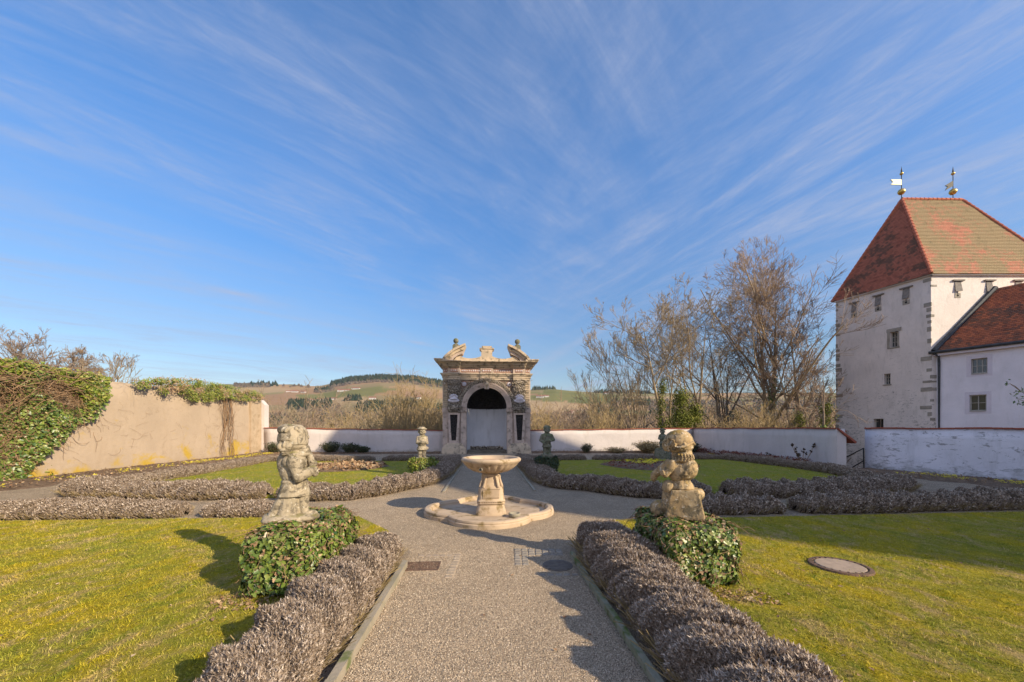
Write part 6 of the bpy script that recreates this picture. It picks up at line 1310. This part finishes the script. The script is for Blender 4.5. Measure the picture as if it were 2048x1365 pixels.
# woods on the far hills
def wood(name, specs, mat, kind='con'):
    cone = [(1, 0, .1), (.31, .95, .12), (-.81, .59, .08), (-.81, -.59, .1), (.31, -.95, .12), (.35, .35, 1.3), (-.4, .1, 1.4), (.1, -.4, 1.35), (0, 0, 2.6)]
    cf = [(0, 1, 5), (1, 2, 6), (2, 3, 6), (3, 4, 7), (4, 0, 7), (5, 8, 7), (6, 8, 5), (7, 8, 6), (1, 6, 5), (3, 7, 6), (0, 5, 7)]
    P = []; 
    for (x0, x1, Y0, Y1, n) in specs:
        x = rng.uniform(x0, x1, n); Y = rng.uniform(Y0, Y1, n); X = (x - 1024) / F * Y; P.append(np.stack([X, Y, land_h(X, Y) - .5], -1))
    P = np.concatenate(P); s = rng.uniform(2.6, 7.2, len(P)) if kind == 'con' else rng.uniform(3.5, 6, len(P)); N = np.tile([[0, 0, 1.]], (len(P), 1)); tv = np.array(cone, float)
    if kind != 'con': tv = tv * np.array([1.25, 1.25, .62])
    return tag(link(name, scatter(P, N, s, tv, cf), mat), kind='stuff')
wood('hilltop_wood', [(662, 905, 1380, 1560, 2600), (500, 560, 1420, 1500, 60), (630, 660, 1250, 1330, 60), (1065, 1110, 1470, 1530, 60), (1190, 1300, 1450, 1520, 110)], MAT['conifer'])
wood('hilltop_wood', [(662, 905, 1330, 1480, 700), (470, 540, 1380, 1500, 260), (630, 668, 1230, 1330, 160), (560, 620, 1400, 1500, 20)], MAT['fartrees'], 'dec')
wood('valley_wood', [(578, 662, 820, 930, 420), (715, 770, 700, 830, 260), (770, 900, 800, 900, 240), (690, 722, 930, 960, 50), (1185, 1240, 900, 960, 70), (1225, 1300, 1050, 1120, 160), (1300, 1700, 700, 900, 700), (520, 700, 560, 640, 160)], MAT['conifer'])
wood('valley_wood', [(440, 760, 440, 720, 3000), (600, 680, 790, 860, 200), (1060, 1300, 460, 780, 2000), (1300, 1700, 520, 1200, 1500), (760, 905, 600, 800, 500)], MAT['fartrees'], 'dec')
# farm houses
def farmhouse(px, Y, wd, dp, h, rz, label, roofc=None):
    wd *= .72; dp *= .7; h *= .62; X = (px - 1024) / F * Y; z0 = float(land_h(X, Y)); root = empty('farmhouse', (X, Y, z0), R(rz), label, 'house', 'farmhouses on the far hills')
    mb = MB(); mb.box(-wd / 2, -dp / 2, -3, wd / 2, dp / 2, h); mb.prism([(-wd / 2, h), (wd / 2, h), (wd / 2 - .01, h + .01)], -dp / 2, -dp / 2 + .01); w_ = mb.build('walls', MAT['far_wall'], root)
    mb = MB(); ov = .8; rh = dp * .32
    mb.add([(-wd / 2 - ov, -dp / 2 - ov, h - .1), (wd / 2 + ov, -dp / 2 - ov, h - .1), (wd / 2 + ov, 0, h + rh), (-wd / 2 - ov, 0, h + rh), (wd / 2 + ov, dp / 2 + ov, h - .1), (-wd / 2 - ov, dp / 2 + ov, h - .1)], [(0, 1, 2, 3), (3, 2, 4, 5), (1, 4, 2), (0, 3, 5)])
    mb.build('roof', roofc or MAT['far_roof'], root); mb = MB()
    for i in range(4):
        x = -wd / 2 + wd * (i + .6) / 4.4
        mb2 = MB(); mb2.box(x, -dp / 2 - .1, h * .35, x + 1.2, -dp / 2 + .05, h * .35 + 1.2); mb2.build('window', MAT['dark'], root)
for a in ((622, 1010, 30, 13, 6, 5, 'long white farmhouse with red roof on the left hillside'), (640, 1020, 18, 12, 7, 40, 'white farmhouse beside the long red roofed farm'), (655, 1000, 24, 12, 6, -8, 'white farm building right end of the hillside farm'), (668, 1010, 16, 10, 5, 10, 'small white building at the right end of the farm group'),
          (590, 1230, 26, 14, 5, 10, 'low red roofed farm on the ridge field'), (606, 1220, 22, 12, 5, -12, 'red roofed barn right of the ridge farm'), (577, 1240, 20, 12, 5, 30, 'small red roofed barn left of the ridge farm'), (535, 1450, 22, 12, 6, 0, 'white house on the ridge by the bare trees'),
          (688, 1180, 50, 16, 5, 2, 'long pale barn under the hilltop wood'), (712, 1190, 34, 14, 5, -4, 'white hall right of the long pale barn'), (510, 900, 30, 12, 5, 8, 'pale farm low on the left slope'), (745, 960, 22, 12, 6, 12, 'white house among valley trees'), (835, 1000, 24, 12, 6, -10, 'white house half hidden behind the golden shrub'),
          (1080, 1200, 32, 16, 8, -12, 'large white farmhouse on the right ridge'), (1093, 1210, 20, 12, 6, 10, 'white annexe of the large ridge farmhouse'), (1145, 820, 14, 10, 8, 20, 'white house with tall gable in the right meadow'), (1138, 800, 20, 10, 5, -20, 'low farm shed in the right meadow'), (1213, 1420, 26, 14, 7, 0, 'white house on the right skyline'), (1228, 960, 40, 14, 5, 6, 'long farm among trees right of the meadow')):
    farmhouse(*a)

# ------------------------------------------------------------ branch reaching in at the right edge
sp_ = empty('leafy_branch', (14.6, 9.7, 0), 0, 'slender green-leaved sapling whose branch reaches in at the right edge', 'sapling')
b0 = Vector((0, 0, 0)); tp = np.array([[(0, 0, 0), (.05, 0, .9), (.02, .03, 1.8), (.0, 0, 2.5), (-.02, 0, 3.2)]], float)
link('trunk', tube_mesh([(tp, np.array([[.03, .026, .02, .015, .006]]), 6)]), MAT['vine'], sp_)
def q_(x, y, Y=9.7): p = A(x, y, Y); return (p.x - 14.6, p.y - 9.7, p.z)
br = [[(.0, 0, 2.2), q_(2062, 796), q_(2040, 782), q_(2022, 770)], [q_(2040, 782), q_(2030, 773), q_(2020, 768), q_(2008, 770)], [(0, 0, 2.0), q_(2060, 812), q_(2046, 802), q_(2032, 797)], [(0, 0, 2.4), q_(2075, 770), q_(2085, 740), q_(2095, 700)]]
link('branches', tube_mesh([(np.array(br, float), np.tile([[.012, .009, .006, .003]], (4, 1)), 5)]), MAT['vine'], sp_)
ctr = [q_(2040, 790), q_(2036, 786), q_(2047, 795), q_(2042, 804), q_(2036, 801), q_(2050, 780), q_(2012, 769), (0, -.1, 2.4), (.1, 0, 2.8), (-.05, 0, 3.0)]
P = np.repeat(np.array(ctr), 8, 0) + rng.normal(0, .05, (80, 3)); link('leaves', scatter(P, rng.normal(0, .6, P.shape) + np.array([0, -.6, .3]), rng.uniform(.05, .09, 80), LEAF_V, LEAF_F), MAT['ivy'], sp_)

# ------------------------------------------------------------ grass, pebbles, fallen leaves
def grass(name, polys, n, s0, s1, near=None, mat='grass'):
    v = [(-.09, 0, 0), (.09, 0, 0), (.05, .22, .5), (-.05, .22, .5), (0, .6, .85)]; f = [(0, 1, 2, 3), (3, 2, 4)]; Ps = []
    for poly in polys:
        a = np.array(poly); lo, hi = a.min(0), a.max(0); X = rng.uniform(lo[0], hi[0], n * 3); Y = lo[1] + (hi[1] - lo[1]) * rng.uniform(0, 1, n * 3)
        k = in_poly(poly, X, Y) & (Y > 1.5) & (np.abs(X) < Y * 1.45 + .4); X, Y = X[k], Y[k]
        w_ = rng.uniform(0, 1, len(X)) < np.clip((3.0 / Y) ** 1.1, .12, 1); X, Y = X[w_][:n], Y[w_][:n]
        Ps.append(np.stack([X, Y, np.full(len(X), .028)], -1))
    P = np.concatenate(Ps); cl = np.array([noise.noise(Vector((p[0] * 4, p[1] * 4, 0))) for p in P.tolist()]); N = np.tile([[0, 0, 1.]], (len(P), 1)) + rng.normal(0, .75, (len(P), 3)); N[:, 2] = np.abs(N[:, 2]) * .8 + .15
    return tag(link(name, scatter(P, N, rng.uniform(s0, s1, len(P)) * (1 + .5 * cl) * (1 + .05 * P[:, 1]), v, f), MAT[mat]), kind='stuff')
pl = [AXY(*p) for p in LF]; pr = [AXY(*p) for p in RF]
grass('grass', [pl, pr], 260000, .011, .032)
grass('grass', [[AXY(*p) for p in LB], [AXY(*p) for p in RB]], 60000, .012, .03)
def on(poly, n, zz=.035):
    a = np.array(poly); X = rng.uniform(a[:, 0].min(), a[:, 0].max(), n * 4); Y = 1.6 + (a[:, 1].max() - 1.6) * rng.uniform(0, 1, n * 4) ** 1.2; k = in_poly(poly, X, Y) & (np.abs(X) < Y * 1.5); X, Y = X[k][:n], Y[k][:n]; return np.stack([X, Y, np.full(len(X), zz)], -1)
P = np.concatenate([on(pl, 130), on(pr, 130)]); N = np.tile([[0, 0, 1.]], (len(P), 1)) + rng.normal(0, .25, (len(P), 3))
P = np.concatenate([P, on([(-1, 1.5), (.9, 1.5), (.6, 9), (-1.5, 9)], 45, -.002)]); N = np.tile([[0, 0, 1.]], (len(P), 1)) + rng.normal(0, .25, (len(P), 3))
tag(link('fallen_leaves', scatter(P + np.array([0, 0, .012]), N, rng.uniform(.015, .05, len(P)), LEAF_V, LEAF_F), MAT['dry_leaf']), kind='stuff')
n = 90000; Y = 1.9 + 7 * rng.uniform(0, 1, n) ** 1.9; X = rng.uniform(-1, 1, n) * np.where(Y < 5, 1.02, np.minimum(1.0 + (Y - 5) * 2.2, 3.4)); X = X + AX.x / AX.y * Y
P = np.stack([X, Y, np.full(n, .001)], -1); d = np.hypot(X - BC.x, Y - BC.y); P = P[d > 1.32]; n = len(P)
tag(link('pebbles', scatter(P, np.tile([[0, 0, 1.]], (n, 1)) + rng.normal(0, .4, (n, 3)), rng.uniform(.0022, .005, n) * (1 + .03 * P[:, 1]), PEB, PEBF), MAT['pebble']), kind='stuff')
P = np.concatenate([strip_pts((1.75, 3.75), (2.5, 3.65), -.02, .25, 260, (.03, .06), 1, -1), strip_pts((-2.75, 3.5), (-2.0, 3.5), -.05, .2, 220, (.03, .06), 1, -1), strip_pts((1.45, 3.9), (1.5, 4.4), -.1, .1, 90, (.1, .3), 1, -1)])
n = len(P); tag(link('dead_leaves', scatter(P, np.tile([[0, 0, 1.]], (n, 1)) + rng.normal(0, .5, (n, 3)), rng.uniform(.012, .032, n), IVY_V, IVY_F), MAT['dry_leaf']), kind='stuff')

# ------------------------------------------------------------ valley haze
hb = MB(); hb.box(-9000, -3000, -90, 9000, 7500, 230); m, nt, b = newmat('valley_haze'); nt.nodes.remove(b)
pv = nt.nodes.new('ShaderNodeVolumePrincipled'); pv.inputs['Color'].default_value = (.80, .87, 1, 1); pv.inputs['Density'].default_value = .00007; pv.inputs['Anisotropy'].default_value = .2
nt.links.new(pv.outputs[0], nt.nodes['Material Output'].inputs['Volume']); tag(hb.build('haze', m), kind='stuff')
